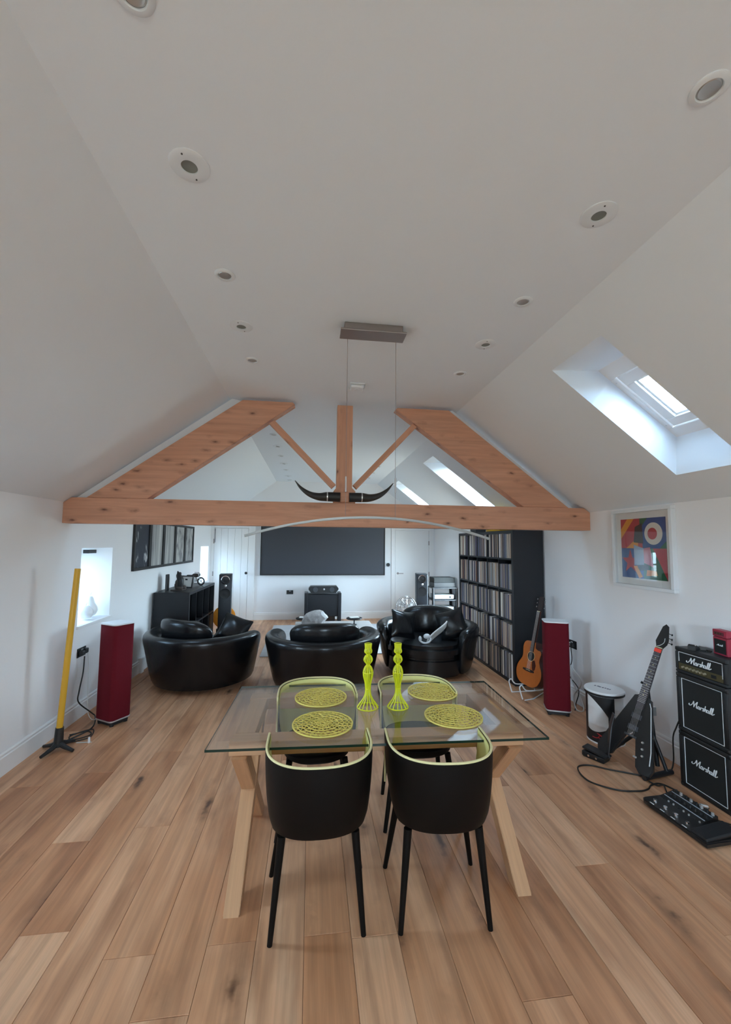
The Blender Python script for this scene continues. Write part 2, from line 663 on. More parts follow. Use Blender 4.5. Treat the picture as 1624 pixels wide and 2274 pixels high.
slab('ceiling_right', CEIL, (FRX, YN, HC), (0, 1, 0), SV, SN, LY, SLEN, T, roof_holes(SKY))
svl = Vector((-SV.x, 0, SV.z))
snl = Vector((-SN.x, 0, SN.z))
slab('ceiling_left', CEIL, (FLX, YN, HC), (0, 1, 0), svl, snl, LY, SLEN, T, roof_holes(SKYL_ADDED))
slab('ceiling', CEIL, (FLX, YN, HC), (1, 0, 0), (0, 1, 0), (0, 0, 1), 2 * FW, LY, T)


def gable(name, y0, y1):
    out = [(XL - LT, -0.05), (XR + 0.3, -0.05), (XR + 0.3, HW), (FRX, HC + 0.3), (FLX, HC + 0.3), (XL - LT, HW)]
    return struct(B().prism([(x, z) for x, z in out], -y1, -y0, M=Matrix.Rotation(PI / 2, 4, 'X')).obj(name, WALL))


gable('wall_far', YF, YF + 0.25)
GW = (-0.20, 0.90, 1.05, 2.20)                                  # unseen window added in the near gable to brighten the room
slab('wall_near', WALL, (XL - LT, YN, -0.05), (1, 0, 0), (0, 0, 1), (0, -1, 0), XR - XL + LT + 0.3, HC + 0.35, 0.25,
     [(GW[0] - XL + LT, GW[1] - XL + LT, GW[2] + 0.05, GW[3] + 0.05) * 2])
g_ = sempty('window_14', ((GW[0] + GW[1]) / 2, YN - 0.2, GW[2]))
f = B()
gw, gh = (GW[1] - GW[0]) / 2, GW[3] - GW[2]
for a, b, c, d in ((-gw, gw, 0, 0.06), (-gw, gw, gh - 0.06, gh), (-gw, -gw + 0.06, 0.06, gh - 0.06), (gw - 0.06, gw, 0.06, gh - 0.06), (-0.03, 0.03, 0.06, gh - 0.06)):
    f.box(a, b, -0.03, 0.03, c, d, 0.004)
f.obj('window_frame', TRIM, g_)
B().box(-gw + 0.05, gw - 0.05, -0.003, 0.003, 0.05, gh - 0.05).obj('pane', PANE, g_)

# floor: sub-floor with one object per oak board
fl = struct(B().box(XL - 0.4, XR + 0.3, YN - 0.2, YF + 0.2, -0.12, -0.016).obj('floor', GAPM))
PW = 0.2057
rnd = random.Random(11)
known = {-5: [2.79], 7: [2.20], 4: [1.61], 0: [1.97]}
k0 = math.floor(XL / PW)
k = k0
while k * PW < XR:
    x0, x1 = max(k * PW, XL), min((k + 1) * PW, XR)
    if k in known:
        ys = sorted([known[k][0] + 2.2 * i for i in range(-4, 6)])
    else:
        s = rnd.uniform(0, 2.2)
        ys = []
        y = YN - s
        while y < YF:
            ys.append(y)
            y += rnd.choice((1.6, 1.9, 2.2, 2.2))
        ys.append(y)
    ys = [YN] + [v for v in ys if YN + 0.25 < v < YF - 0.25] + [YF]
    for a, b in zip(ys, ys[1:]):
        hl, hw = (b - a) / 2 - 0.0006, (x1 - x0) / 2 - 0.0006
        if hw < 0.01:
            continue
        c = 0.0016
        vs = [(-hl, -hw, -0.016), (hl, -hw, -0.016), (hl, hw, -0.016), (-hl, hw, -0.016),
              (-hl, -hw, -c), (hl, -hw, -c), (hl, hw, -c), (-hl, hw, -c),
              (-hl + c, -hw + c, 0), (hl - c, -hw + c, 0), (hl - c, hw - c, 0), (-hl + c, hw - c, 0)]
        fs = [(0, 1, 5, 4), (1, 2, 6, 5), (2, 3, 7, 6), (3, 0, 4, 7), (4, 5, 9, 8), (5, 6, 10, 9), (6, 7, 11, 10), (7, 4, 8, 11), (8, 9, 10, 11)]
        B().quads(vs, fs).obj('plank', FLOORM, fl, loc=((x0 + x1) / 2, (a + b) / 2, 0), rot=(0, 0, PI / 2))
    k += 1


# skirting boards
def skirt(name, p0, p1, nrm, h=0.165):
    p0, p1, nrm = Vector(p0), Vector(p1), Vector(nrm)
    prof = [(0, 0), (0.018, 0), (0.018, h - 0.035), (0.012, h - 0.028), (0.014, h - 0.012), (0.006, h), (0, h)]
    n = len(prof)
    vs = [p + nrm * a + Vector((0, 0, z)) for p in (p0, p1) for a, z in prof]
    fs = [(i, (i + 1) % n, n + (i + 1) % n, n + i) for i in range(n)] + [tuple(range(n))[::-1], tuple(range(n, 2 * n))]
    return struct(B().quads(vs, fs).obj(name, TRIM))


bl = skirt('baseboard_left', (XL, YN, 0), (XL, YF, 0), (1, 0, 0))
B().box(XL, XL + 0.05, 5.90, 5.98, 0, 0.19, 0.003).obj('plinth_block', TRIM, bl)
skirt('baseboard_right', (XR, YN, 0), (XR, YF, 0), (-1, 0, 0))
skirt('baseboard_far', (-1.26, YF, 0), (1.86, YF, 0), (0, -1, 0))


# deep left-wall windows: frame, meeting rail and pane at the outer face
def wall_window(i, y0, y1, z0, z1, pane_mat=PANE):
    r = sempty('window_%d' % i, (XL - LT, (y0 + y1) / 2, z0))
    hw, h = (y1 - y0) / 2 - 0.04, z1 - z0 - 0.02
    f = B()
    for a, b, c, d in ((-hw, hw, 0.02, 0.07), (-hw, hw, h - 0.05, h), (-hw, -hw + 0.05, 0.07, h - 0.05), (hw - 0.05, hw, 0.07, h - 0.05)):
        f.box(0.0, 0.05, a, b, c, d, 0.004)
    f.obj('window_frame', TRIM, r)
    B().box(0.0, 0.04, -hw + 0.05, hw - 0.05, h * 0.5, h * 0.5 + 0.035, 0.004).obj('meeting_rail', TRIM, r)
    B().box(0.018, 0.022, -hw + 0.04, hw - 0.04, 0.06, h - 0.04).obj('pane', pane_mat, r)
    portal((XL - LT - 0.01, (y0 + y1) / 2, (z0 + z1) / 2), (1, 0, 0), z1 - z0, y1 - y0)
    return r


for i, wv in enumerate(LW):
    rw = wall_window((1, 2, 6, 7)[i], *wv, pane_mat=(DARKPANE, DIMPANE, PANE, PANE)[i])
    if i == 0:
        B().box(LT - 0.005, LT + 0.02, -0.335, 0.335, -0.028, -0.001, 0.004).obj('window_sill', TRIM, rw)
        B().box(LT - 0.20, LT - 0.14, 0.10, 0.26, 0.69, 0.729, 0.003).obj('blind_bracket', SATIN, rw)


y0, y1, z0, z1 = RWIN
rw = sempty('window_15', (XR + 0.24, (y0 + y1) / 2, z0))  # added out of sight, lights the far wall
f = B()
hw, h = (y1 - y0) / 2, z1 - z0
for a, b, c, d in ((-hw, hw, 0, 0.06), (-hw, hw, h - 0.06, h), (-hw, -hw + 0.06, 0.06, h - 0.06), (hw - 0.06, hw, 0.06, h - 0.06)):
    f.box(-0.03, 0.03, a, b, c, d, 0.004)
f.obj('window_frame', TRIM, rw)
B().box(-0.003, 0.003, -hw + 0.05, hw - 0.05, 0.05, h - 0.05).obj('pane', PANE, rw)
portal((XR + 0.31, (y0 + y1) / 2, (z0 + z1) / 2), (-1, 0, 0), z1 - z0, y1 - y0)

# roof windows
def roof_window(i, y0, y1, left=False, xs=(), pm=DIMPANE, q=0.14):
    v0, v1 = (vslope(xs[0]) + 0.08, vslope(xs[1]) - 0.04) if xs else (vslope(1.716) + 0.35, vslope(2.69) - 0.20)
    V_, N_ = (svl, snl) if left else (SV, SN)
    O = Vector((FLX if left else FRX, (y0 + y1) / 2, HC)) + V_ * v0 + N_ * (T - 0.06)
    Mx = Matrix((Vector((0, -1 if left else 1, 0)), V_, N_)).transposed().to_4x4()
    Mx.translation = O
    r = sempty('window_%d' % i)
    r.matrix_world = Mx
    hw, L = (y1 - y0) / 2, v1 - v0
    f = B()
    for a, b, c, d in ((-hw - .04, hw + .04, -0.16, 0.05), (-hw - .04, hw + .04, L - 0.05, L + 0.12), (-hw - .04, -hw + 0.045, 0.05, L - 0.05), (hw - 0.045, hw + .04, 0.05, L - 0.05)):
        f.box(a, b, c, d, 0.0, 0.06, 0.004)
    f.obj('window_frame', TRIM, r)
    # sash: q is how far the glazing sits inside the opening at the sides, q + 0.025 at the top
    g = B()
    for a, b, c, d in ((-hw + .05, hw - .05, 0.055, q + 0.01), (-hw + .05, hw - .05, L - q + 0.01, L - .055), (-hw + .05, -hw + q - 0.015, q + 0.01, L - q + 0.01), (hw - q + 0.015, hw - .05, q + 0.01, L - q + 0.01)):
        g.box(a, b, c, d, 0.012, 0.07, 0.004)
    for a, b, c, d in ((-hw + q - .016, hw - q + .016, q + 0.009, q + 0.025), (-hw + q - .016, hw - q + .016, L - q - 0.005, L - q + .011), (-hw + q - .016, -hw + q, q + 0.025, L - q - 0.005), (hw - q, hw - q + .016, q + 0.025, L - q - 0.005)):
        g.box(a, b, c, d, 0.03, 0.07, 0.003)
    g.obj('sash', TRIM, r)
    B().box(-hw + q - 0.02, hw - q + 0.02, q, L - q + 0.02, 0.045, 0.05).obj('pane', pm, r)
    B().box(-hw + 0.14, hw - 0.14, 0.058, 0.07, 0.003, 0.02, 0.003).obj('ventilation_bar', TRIM, r)
    for a in (-hw + 0.022, hw - 0.022):
        for c in (0.09, L - 0.09):
            B().cyl((a, c, -0.003), (a, c, 0.001), 0.006, n=8).obj('screw_cap', SILVER, r)
    portal(O + V_ * (L / 2) + N_ * 0.09, -N_, 2 * hw, L)


for i, (a, b) in enumerate(SKY):
    roof_window((3, 4, 5, 8)[i], a, b, pm=PANE if i in (1, 2) else DIMPANE, q=0.085 if i in (1, 2) else 0.14)  # clear glass and slimmer sash on two, to let in more light
for i, (a, b, *xs) in enumerate(SKYL_ADDED):
    roof_window(10 + i, a, b, True, xs)  # unseen left roof window, added for light
portal(((GW[0] + GW[1]) / 2, YN - 0.26, (GW[2] + GW[3]) / 2), (0, 1, 0), gw * 2, gh)

# ------------------------------------------------------------------ far wall: doors, screen, switches
d1 = sempty('door_1', (-1.785, YF, 0))
for i in range(5):
    a = -0.368 + i * 0.1475
    B().box(a, a + 0.1445, -0.03, -0.004, 0.01, 2.04, 0.003).obj('board', TRIM, d1)
B().box(-0.37, 0.37, -0.006, 0.0, 0.005, 2.045).obj('backing', TRIM, d1)
kb = B().lathe([(0.0, -0.07), (0.024, -0.066), (0.03, -0.052), (0.022, -0.038), (0.011, -0.032), (0.011, 0)], 16, M=Matrix.Rotation(-PI / 2, 4, 'X'), cap=False)
o = kb.obj('knob', BLACK, d1, smooth=True, loc=(0.345, -0.03, 1.046))
for z in (0.45, 1.03, 1.75):
    B().box(-0.392, -0.366, -0.034, -0.026, z - 0.05, z + 0.05, 0.002).obj('hinge', STEEL, d1)
f = B()
f.box(-0.445, -0.372, -0.028, 0, 0, 2.12, 0.004)
f.box(0.373, 0.52, -0.028, 0, 0, 2.12, 0.004)
f.box(-0.372, 0.373, -0.028, 0, 2.05, 2.12, 0.004)
f.obj('door_frame', TRIM, d1)
B().box(-0.362, -0.352, -0.036, -0.03, 1.72, 2.03).obj('draught_strip', GREYC, d1)

d2 = sempty('door_2', (2.368, YF, 0))
B().box(-0.405, 0.405, -0.02, 0, 0.008, 2.04, 0.003).obj('door_leaf', TRIM, d2)
f = B()
f.box(-0.50, -0.410, -0.028, 0, 0, 2.12, 0.004)
f.box(0.410, 0.50, -0.028, 0, 0, 2.12, 0.004)
f.box(-0.41, 0.41, -0.028, 0, 2.045, 2.12, 0.004)
f.obj('door_frame', TRIM, d2)
h = B()
h.cyl((-0.345, -0.02, 1.037), (-0.345, -0.028, 1.037), 0.026, n=20)
h.cyl((-0.345, -0.028, 1.037), (-0.345, -0.065, 1.037), 0.009)
h.tube([(-0.345, -0.062, 1.037), (-0.29, -0.064, 1.037), (-0.22, -0.062, 1.037)], 0.009)
h.obj('lever_handle', STEEL, d2, smooth=True)
for z in (0.45, 1.02, 1.75):
    B().box(0.398, 0.418, -0.034, -0.02, z - 0.05, z + 0.05, 0.002).obj('hinge', STEEL, d2)

sc = thing('projection_screen', 'wide dark grey projection screen with black frame on the far wall', 'screen', (0.285, YF, 0.995))
B().box(-1.40, 1.40, -0.05, -0.02, 0.025, 1.155).obj('screen_surface', SCREEN, sc)
f = B()
for a, b, c, d in ((-1.425, 1.425, 0, 0.025), (-1.425, 1.425, 1.155, 1.18), (-1.425, -1.40, 0.025, 1.155), (1.40, 1.425, 0.025, 1.155)):
    f.box(a, b, -0.06, 0, c, d, 0.003)
f.obj('frame', BLACK, sc)
B().box(-1.41, 1.41, -0.02, 0, 0.01, 1.17).obj('back_panel', BLACK, sc)

th_ = thing('thermostat', 'round black thermostat on a white plate beside the plain far door', 'thermostat', (1.792, YF, 1.236))
B().box(-0.055, 0.055, -0.012, 0, -0.055, 0.055, 0.004).obj('wall_plate', WPLAST, th_)
B().lathe([(0.0, -0.040), (0.038, -0.038), (0.042, -0.03), (0.042, -0.012), (0, -0.012)], 24, M=Matrix.Rotation(-PI / 2, 4, 'X'), cap=False).obj('dial', BLACK, th_, smooth=True)


def socket(name, label, loc, n, plugs=True):
    """Black double socket; its face points along n."""
    n = Vector(n)
    x = Vector((0, 0, 1)).cross(n)
    Mx = Matrix((x, n, Vector((0, 0, 1)))).transposed().to_4x4()
    Mx.translation = Vector(loc)
    t = thing(name, label, 'socket', M=Mx)
    B().box(-0.075, 0.075, 0, 0.008, -0.044, 0.044, 0.003).obj('face_plate', BLACK, t)
    s = B()
    for a in (-0.036, 0.036):
        s.box(a - 0.028, a + 0.028, 0.008, 0.0095, -0.03, 0.034, 0.0)
    s.obj('socket_insert', PLASTIC, t)
    for a in (-0.01, 0.01):
        B().box(a - 0.006, a + 0.006, 0.0095, 0.013, 0.02, 0.032, 0.001).obj('rocker_switch', SILVER, t)
    return t, Mx


socket('wall_socket', 'black double socket on the far wall left of the centre speaker cabinet', (-0.468, YF, 0.611), (0, -1, 0))
sl_, ML = socket('wall_socket', 'black double socket with plugs on the wall below the pear window', (XL, 4.49, 0.635), (1, 0, 0))
sr_, MR = socket('wall_socket', 'black double socket with plugs on the wall behind a red speaker', (XR, 4.40, 0.62), (-1, 0, 0))
B().box(-0.065, -0.012, 0.0097, 0.05, -0.025, 0.02, 0.008).obj('plug', BLACK, sl_)
B().box(0.012, 0.058, 0.0097, 0.045, -0.02, 0.03, 0.008).obj('plug', PLASTIC, sl_)
B().box(-0.06, -0.015, 0.0097, 0.045, -0.022, 0.02, 0.008).obj('plug', WPLAST, sr_)
B().box(0.014, 0.06, 0.0097, 0.045, -0.022, 0.02, 0.008).obj('plug', BLACK, sr_)

# ------------------------------------------------------------------ timber roof truss
YB = 4.036
tr = thing('roof_truss', 'exposed knotty timber roof truss spanning the whole room', 'truss', (XC, YB, 1.88))


def timber(name, pts, depth, y0, parent):
    """A beam of the given outline (x, z in the room), grain along its own X."""
    P = [Vector((x, 0, z)) for x, z in pts]
    a, b = P[0], P[1]
    d = (b - a).normalized()
    n = Vector((-d.z, 0, d.x))
    c = sum(P, Vector()) / len(P)
    out = [((p - c).dot(d), (p - c).dot(n)) for p in P]
    Mx = Matrix((d, n, Vector((0, -1, 0)) if d.cross(n).y < 0 else Vector((0, 1, 0)))).transposed().to_4x4()
    bb = B().prism(out, -depth / 2, depth / 2, bev=0.004)
    ob = bb.obj(name, PINE, parent)
    Mx.translation = Vector((c.x - XC, y0 + depth / 2 - YB, c.z - 1.88))
    ob.matrix_local = Mx
    return ob


timber('tie_beam', [(XL - 0.0, 1.883), (XR, 1.883), (XR, 2.07), (2.86, 2.117), (-2.165, 2.117), (XL, 2.07)], 0.15, YB, tr)
timber('rafter', [(-2.045, 2.119), (-1.524, 2.119), (-0.19, 3.085), (-0.21, 3.105), (-0.69, 3.105)], 0.12, YB + 0.012, tr)
timber('rafter', [(2.69, 2.119), (2.186, 2.119), (0.825, 3.09), (0.845, 3.105), (1.385, 3.105)], 0.12, YB + 0.012, tr)
timber('king_post', [(0.233, 2.27), (0.233, 3.10), (0.386, 3.10), (0.386, 2.27), (0.42, 2.235), (0.42, 2.119), (0.205, 2.119), (0.205, 2.235)], 0.13, YB + 0.006, tr)
timber('strut', [(-0.436, 2.889), (0.186, 2.262), (0.226, 2.30), (-0.385, 2.925)], 0.06, YB + 0.03, tr)
timber('strut', [(1.05, 2.922), (0.436, 2.262), (0.396, 2.30), (1.005, 2.955)], 0.06, YB + 0.03, tr)
# plaster packing between rafters and ceiling slopes
t1 = struct(B().prism([(-2.165, 2.12), (-2.05, 2.12), (-0.69, 3.11), (-0.80, 3.135)], -YB - 0.14, -YB - 0.08, M=Matrix.Rotation(PI / 2, 4, 'X')).obj('trim_1', CEIL))
t2 = struct(B().prism([(2.80, 2.12), (2.695, 2.12), (1.385, 3.11), (1.45, 3.135)][::-1], -YB - 0.14, -YB - 0.10, M=Matrix.Rotation(PI / 2, 4, 'X')).obj('trim_2', CEIL))

# bull horns on the king post
bh = thing('bull_horns', 'pair of dark bull horns mounted on the king post above the tie beam', 'horns', (0.31, YB - 0.035, 2.17))
for s in (-1, 1):
    pts = smoothpath([(s * 0.17, 0, 0.002), (s * 0.25, 0, 0.0), (s * 0.34, 0, 0.025), (s * 0.42, 0, 0.08), (s * 0.48, -0.01, 0.15)], 6)
    n = len(pts)
    B().tube(pts, [0.043 * (1 - (i / (n - 1)) ** 1.15) + 0.003 for i in range(n)], 16).obj('horn', HORN, bh, smooth=60)
    B().cyl((s * 0.045, 0, 0), (s * 0.165, 0, 0.002), 0.047, 0.046, 20).obj('leather_sleeve', BLACK, bh, smooth=True)
    B().cyl((s * 0.163, 0, 0.002), (s * 0.173, 0, 0.002), 0.0475, n=20).obj('metal_collar', SILVER, bh, smooth=True)
B().box(-0.045, 0.045, -0.02, 0.035, -0.048, 0.048, 0.01).obj('mount_block', PINE, bh)

# ------------------------------------------------------------------ ceiling fittings
def downlight_small():
    t = thing('downlight', '', 'downlight')
    B().lathe([(0.053, 0.0), (0.053, -0.003), (0.048, -0.007), (0.036, -0.008), (0.033, -0.004), (0.033, -0.001)], 28, cap=False).obj('ring', WPLAST, t, smooth=True)
    B().lathe([(0.034, -0.0015), (0.028, -0.0055), (0.018, -0.0035), (0, -0.0045)], 24, cap=False).obj('lamp_face', LAMPF, t, smooth=True)
    return t


def downlight_large():
    t = thing('downlight', '', 'downlight')
    B().lathe([(0.073, 0.0), (0.073, -0.003), (0.069, -0.005), (0.034, -0.009), (0.030, -0.008), (0.030, -0.002)], 32, cap=False).obj('ring', WPLAST, t, smooth=True)
    B().lathe([(0.031, -0.003), (0.018, -0.0015), (0, -0.001)], 24, cap=False).obj('recess', RECESS, t, smooth=True)
    for a in (-1, 1):
        B().cyl((0.012 * a, a * 0.053, -0.0065), (0.012 * a, a * 0.053, -0.0085), 0.0035, n=8).obj('screw', GREYC, t)
    return t


LX, RX = -0.485, 1.198
ps, pl = downlight_small(), downlight_large()
ords = ['nearest', 'second', 'third', 'fourth', 'fifth']
first = {'s': True, 'l': True}
words_ = {'s': 'small mirrored downlight', 'l': 'large dark-holed downlight'}
spots = [('s', 1.035), ('l', 1.535), ('s', 2.18), ('l', 2.705), ('s', 3.215)]
for side, X in (('left', LX), ('right', RX)):
    cnt = {'s': 0, 'l': 0}
    for kind, Y in spots:
        p = ps if kind == 's' else pl
        lab = '%s, %s of its size in the %s ceiling row' % (words_[kind], ords[cnt[kind]], side)
        cnt[kind] += 1
        if first[kind]:
            o = p
            o.location = (X, Y, HC)
            o['label'] = lab
            first[kind] = False
            o['group'] = 'recessed ceiling downlights'
        else:
            o = dup(p, (X, Y, HC), None, lab, 'recessed ceiling downlights')
for X, L, g in ((LX - 0.035, [(5.44, 's'), (6.11, 'l'), (6.78, 's'), (7.44, 'l'), (8.08, 's'), (8.83, 'l'), (9.38, 's')], 'left'), (RX, [(7.43, 'l'), (8.10, 's'), (8.76, 'l')], 'right')):
    for q, (Y, kind) in enumerate(L):
        dup(ps if kind == 's' else pl, (X, Y, HC), None, '%s distant downlight of the %s ceiling row seen beyond the truss' % (('first', 'second', 'third', 'fourth', 'fifth', 'sixth', 'last')[q], g), 'distant %s row of downlights' % g)

sa = thing('smoke_alarm', 'square white smoke alarm on the ceiling just before the truss', 'smoke alarm', (0.377, 3.60, HC))
B().box(-0.07, 0.07, -0.065, 0.065, -0.012, 0, 0.01, 3).obj('base', WPLAST, sa, smooth=True)
B().box(-0.06, 0.06, -0.055, 0.055, -0.04, -0.012, 0.012, 3).obj('cover', WPLAST, sa, smooth=True)
B().lathe([(0.02, -0.0405), (0.018, -0.043), (0, -0.0435)], 16, cap=False).obj('test_button', WPLAST, sa)

# pendant lamp
pl_ = thing('pendant_lamp', 'arched silver pendant light hung on two thin cables over the table', 'lamp', (0.375, 2.64, HC))
B().box(-0.19, 0.19, -0.09, 0.02, -0.045, 0, 0.002).obj('canopy', STEEL, pl_)
B().box(-0.215, 0.215, -0.10, 0.03, -0.055, -0.045, 0.002).obj('canopy_plate', STEEL, pl_)
for x in (-0.162, 0.166):
    B().cyl((x, 0.02, -0.055), (x, 0.02, -1.25), 0.0016, n=6).obj('cable', STEEL, pl_)
    B().cyl((x, 0.02, -0.985), (x, 0.02, -1.085), 0.006, n=10).obj('cable_gripper', CHROME, pl_, smooth=True)
arc = []
for i in range(41):
    x = -0.79 + 1.595 * i / 40
    u = (x - 0.005) / 0.797
    arc.append((x, 0.02, -1.248 - 0.128 * u * u))
B().tube(arc, 0.01, sq=(0.022, 0.012)).obj('arched_bar', ALU, pl_)
B().tube([(x, y, z - 0.0075) for x, y, z in arc], 0.01, sq=(0.016, 0.004)).obj('diffuser', DIFF, pl_)

# ------------------------------------------------------------------ dining table
TZ = 0.747
TRZ = math.radians(-1.9)
tb = thing('dining_table', 'glass topped dining table on crossed oak legs', 'table', (0.383, 2.513, 0), TRZ)
top = B().box(-0.85, 0.85, -0.437, 0.437, TZ - 0.012, TZ)
ob = top.obj('glass_top', TGLASS, tb, mats=[TGLASS, GEDGE])
for p in ob.data.polygons:
    if abs(p.normal.z) < 0.5:
        p.material_index = 1


def beam(name, a, b, wx, wy, m, parent, up=(0, 0, 1), bev=0.003):
    """A squared bar from a to b whose grain runs along it: wx across, wy in the direction of up."""
    a, b = Vector(a), Vector(b)
    d = (b - a).normalized()
    u = Vector(up)
    s = d.cross(u).normalized()
    u = s.cross(d).normalized()
    L = (b - a).length
    o = B().box(-L / 2, L / 2, -wx / 2, wx / 2, -wy / 2, wy / 2, bev, 1).obj(name, m, parent)
    Mx = Matrix((d, s, u)).transposed().to_4x4()
    if Mx.determinant() < 0:
        Mx = Matrix((d, -s, u)).transposed().to_4x4()
    Mx.translation = (a + b) / 2
    o.matrix_local = Mx
    return o


for y in (-0.29, 0.29):
    beam('rail', (-0.76, y, 0.7), (0.76, y, 0.7), 0.10, 0.068, OAK, tb)
for x in (-0.70, 0.70):
    beam('rail', (x, -0.24, 0.7), (x, 0.24, 0.7), 0.10, 0.066, OAK, tb)


def xleg(x, y0, y1, wx):
    # parallelogram leg in the y-z plane, cut level at floor and rail
    hw = 0.052
    z1 = 0.666
    out = [(y0 - hw, 0), (y0 + hw, 0), (y1 + hw, z1), (y1 - hw, z1)]
    cy, cz = (y0 + y1) / 2, z1 / 2
    d = Vector((0, y1 - y0, z1)).normalized()
    n = Vector((0, -d.z, d.y))
    loc = [((p[0] - cy) * d.y + (p[1] - cz) * d.z, (p[0] - cy) * n.y + (p[1] - cz) * n.z) for p in out]
    if n.y * d.z - n.z * d.y > 0:
        pass
    o = B().prism(loc, -wx / 2, wx / 2, bev=0.003).obj('leg', OAK, tb)
    xx = d.cross(n)
    Mx = Matrix((d, n, xx)).transposed().to_4x4()
    Mx.translation = Vector((x, cy, cz))
    o.matrix_local = Mx


for x in (-0.705, 0.705):
    xleg(x, -0.385, 0.29, 0.075)
    xleg(x, 0.335, -0.32, 0.072)

# place mats
def make_mat():
    b = B()
    n = 48
    for r, t in ((0.160, 0.007), (0.138, 0.0026), (0.112, 0.0026), (0.085, 0.003), (0.058, 0.0026), (0.034, 0.003), (0.014, 0.006)):
        b.tube([(r * math.cos(2 * PI * i / n), r * math.sin(2 * PI * i / n), 0.004) for i in range(n)], 0.01, closed=True, sq=(t, 0.006))
    rings = (0.016, 0.034, 0.058, 0.085, 0.112, 0.138, 0.158)
    cnts = (8, 9, 11, 13, 16, 18)
    for (ra, rb), c in zip(zip(rings, rings[1:]), cnts):
        for i in range(c):
            a = 2 * PI * i / c
            for s in (1, -1):
                a2 = a + s * PI / c * 0.8
                b.tube([(ra * math.cos(a), ra * math.sin(a), 0.004), (rb * math.cos(a2), rb * math.sin(a2), 0.004)], 0.01, sq=(0.0028, 0.005))
    return b.obj('place_mat', MATYEL)


pm = make_mat()
mats_ = [((0.078, 2.325), 'yellow openwork place mat before the near left chair'), ((0.077, 2.718), 'yellow openwork place mat before the far left chair'),
         ((0.818, 2.350), 'yellow openwork place mat before the near right chair'), ((0.812, 2.742), 'yellow openwork place mat before the far right chair')]
for i, ((x, y), lab) in enumerate(mats_):
    o = pm if i == 0 else pm.copy()
    if i:
        COL.objects.link(o)
    o.location = (x, y, TZ)
    o.rotation_euler = (0, 0, i * 0.7)
    tag(o, lab, 'place mat', 'yellow place mats on the glass table')


# lime openwork candlesticks
def make_candlestick(label, loc):
    t = thing('candlestick', label, 'candlestick', loc, 0, 'lime candlesticks')
    prof = [(0.062, 0.004), (0.050, 0.022), (0.032, 0.045), (0.018, 0.075), (0.0145, 0.11), (0.019, 0.15), (0.028, 0.185), (0.029, 0.21), (0.020, 0.235), (0.008, 0.25),
            (0.019, 0.265), (0.026, 0.28), (0.019, 0.298), (0.008, 0.31), (0.020, 0.322), (0.022, 0.332), (0.018, 0.345), (0.020, 0.372)]
    n = 14
    b = B()
    P = smoothpath([(r, 0, z) for r, z in prof], 3)
    for i in range(n):
        a = 2 * PI * i / n
        b.tube([(p.x * math.cos(a), p.x * math.sin(a), p.z) for p in P], 0.0030, 5)
    b.obj('ribs', NEON, t, smooth=True)
    c = B()
    for r, z in ((0.062, 0.004), (0.0145, 0.11), (0.009, 0.25), (0.009, 0.31), (0.020, 0.372), (0.029, 0.205)):
        m = 24
        c.tube([(r * math.cos(2 * PI * i / m), r * math.sin(2 * PI * i / m), z) for i in range(m)], 0.0035, 6, closed=True)
    c.obj('rings', NEON, t, smooth=True)
    B().lathe([(0.0, 0.06), (0.010, 0.07), (0.0105, 0.12), (0.012, 0.16), (0.006, 0.24), (0.005, 0.34), (0.017, 0.345), (0.017, 0.368), (0, 0.366)], 16, cap=False).obj('core', NEON, t, smooth=True)
    return t


cs = make_candlestick('lime openwork candlestick in front of dark sofa leather, nearer the left chairs', (0.351, 2.527, TZ))
dup(cs, (0.531, 2.515, TZ), None, 'lime openwork candlestick in front of the far right chair back')

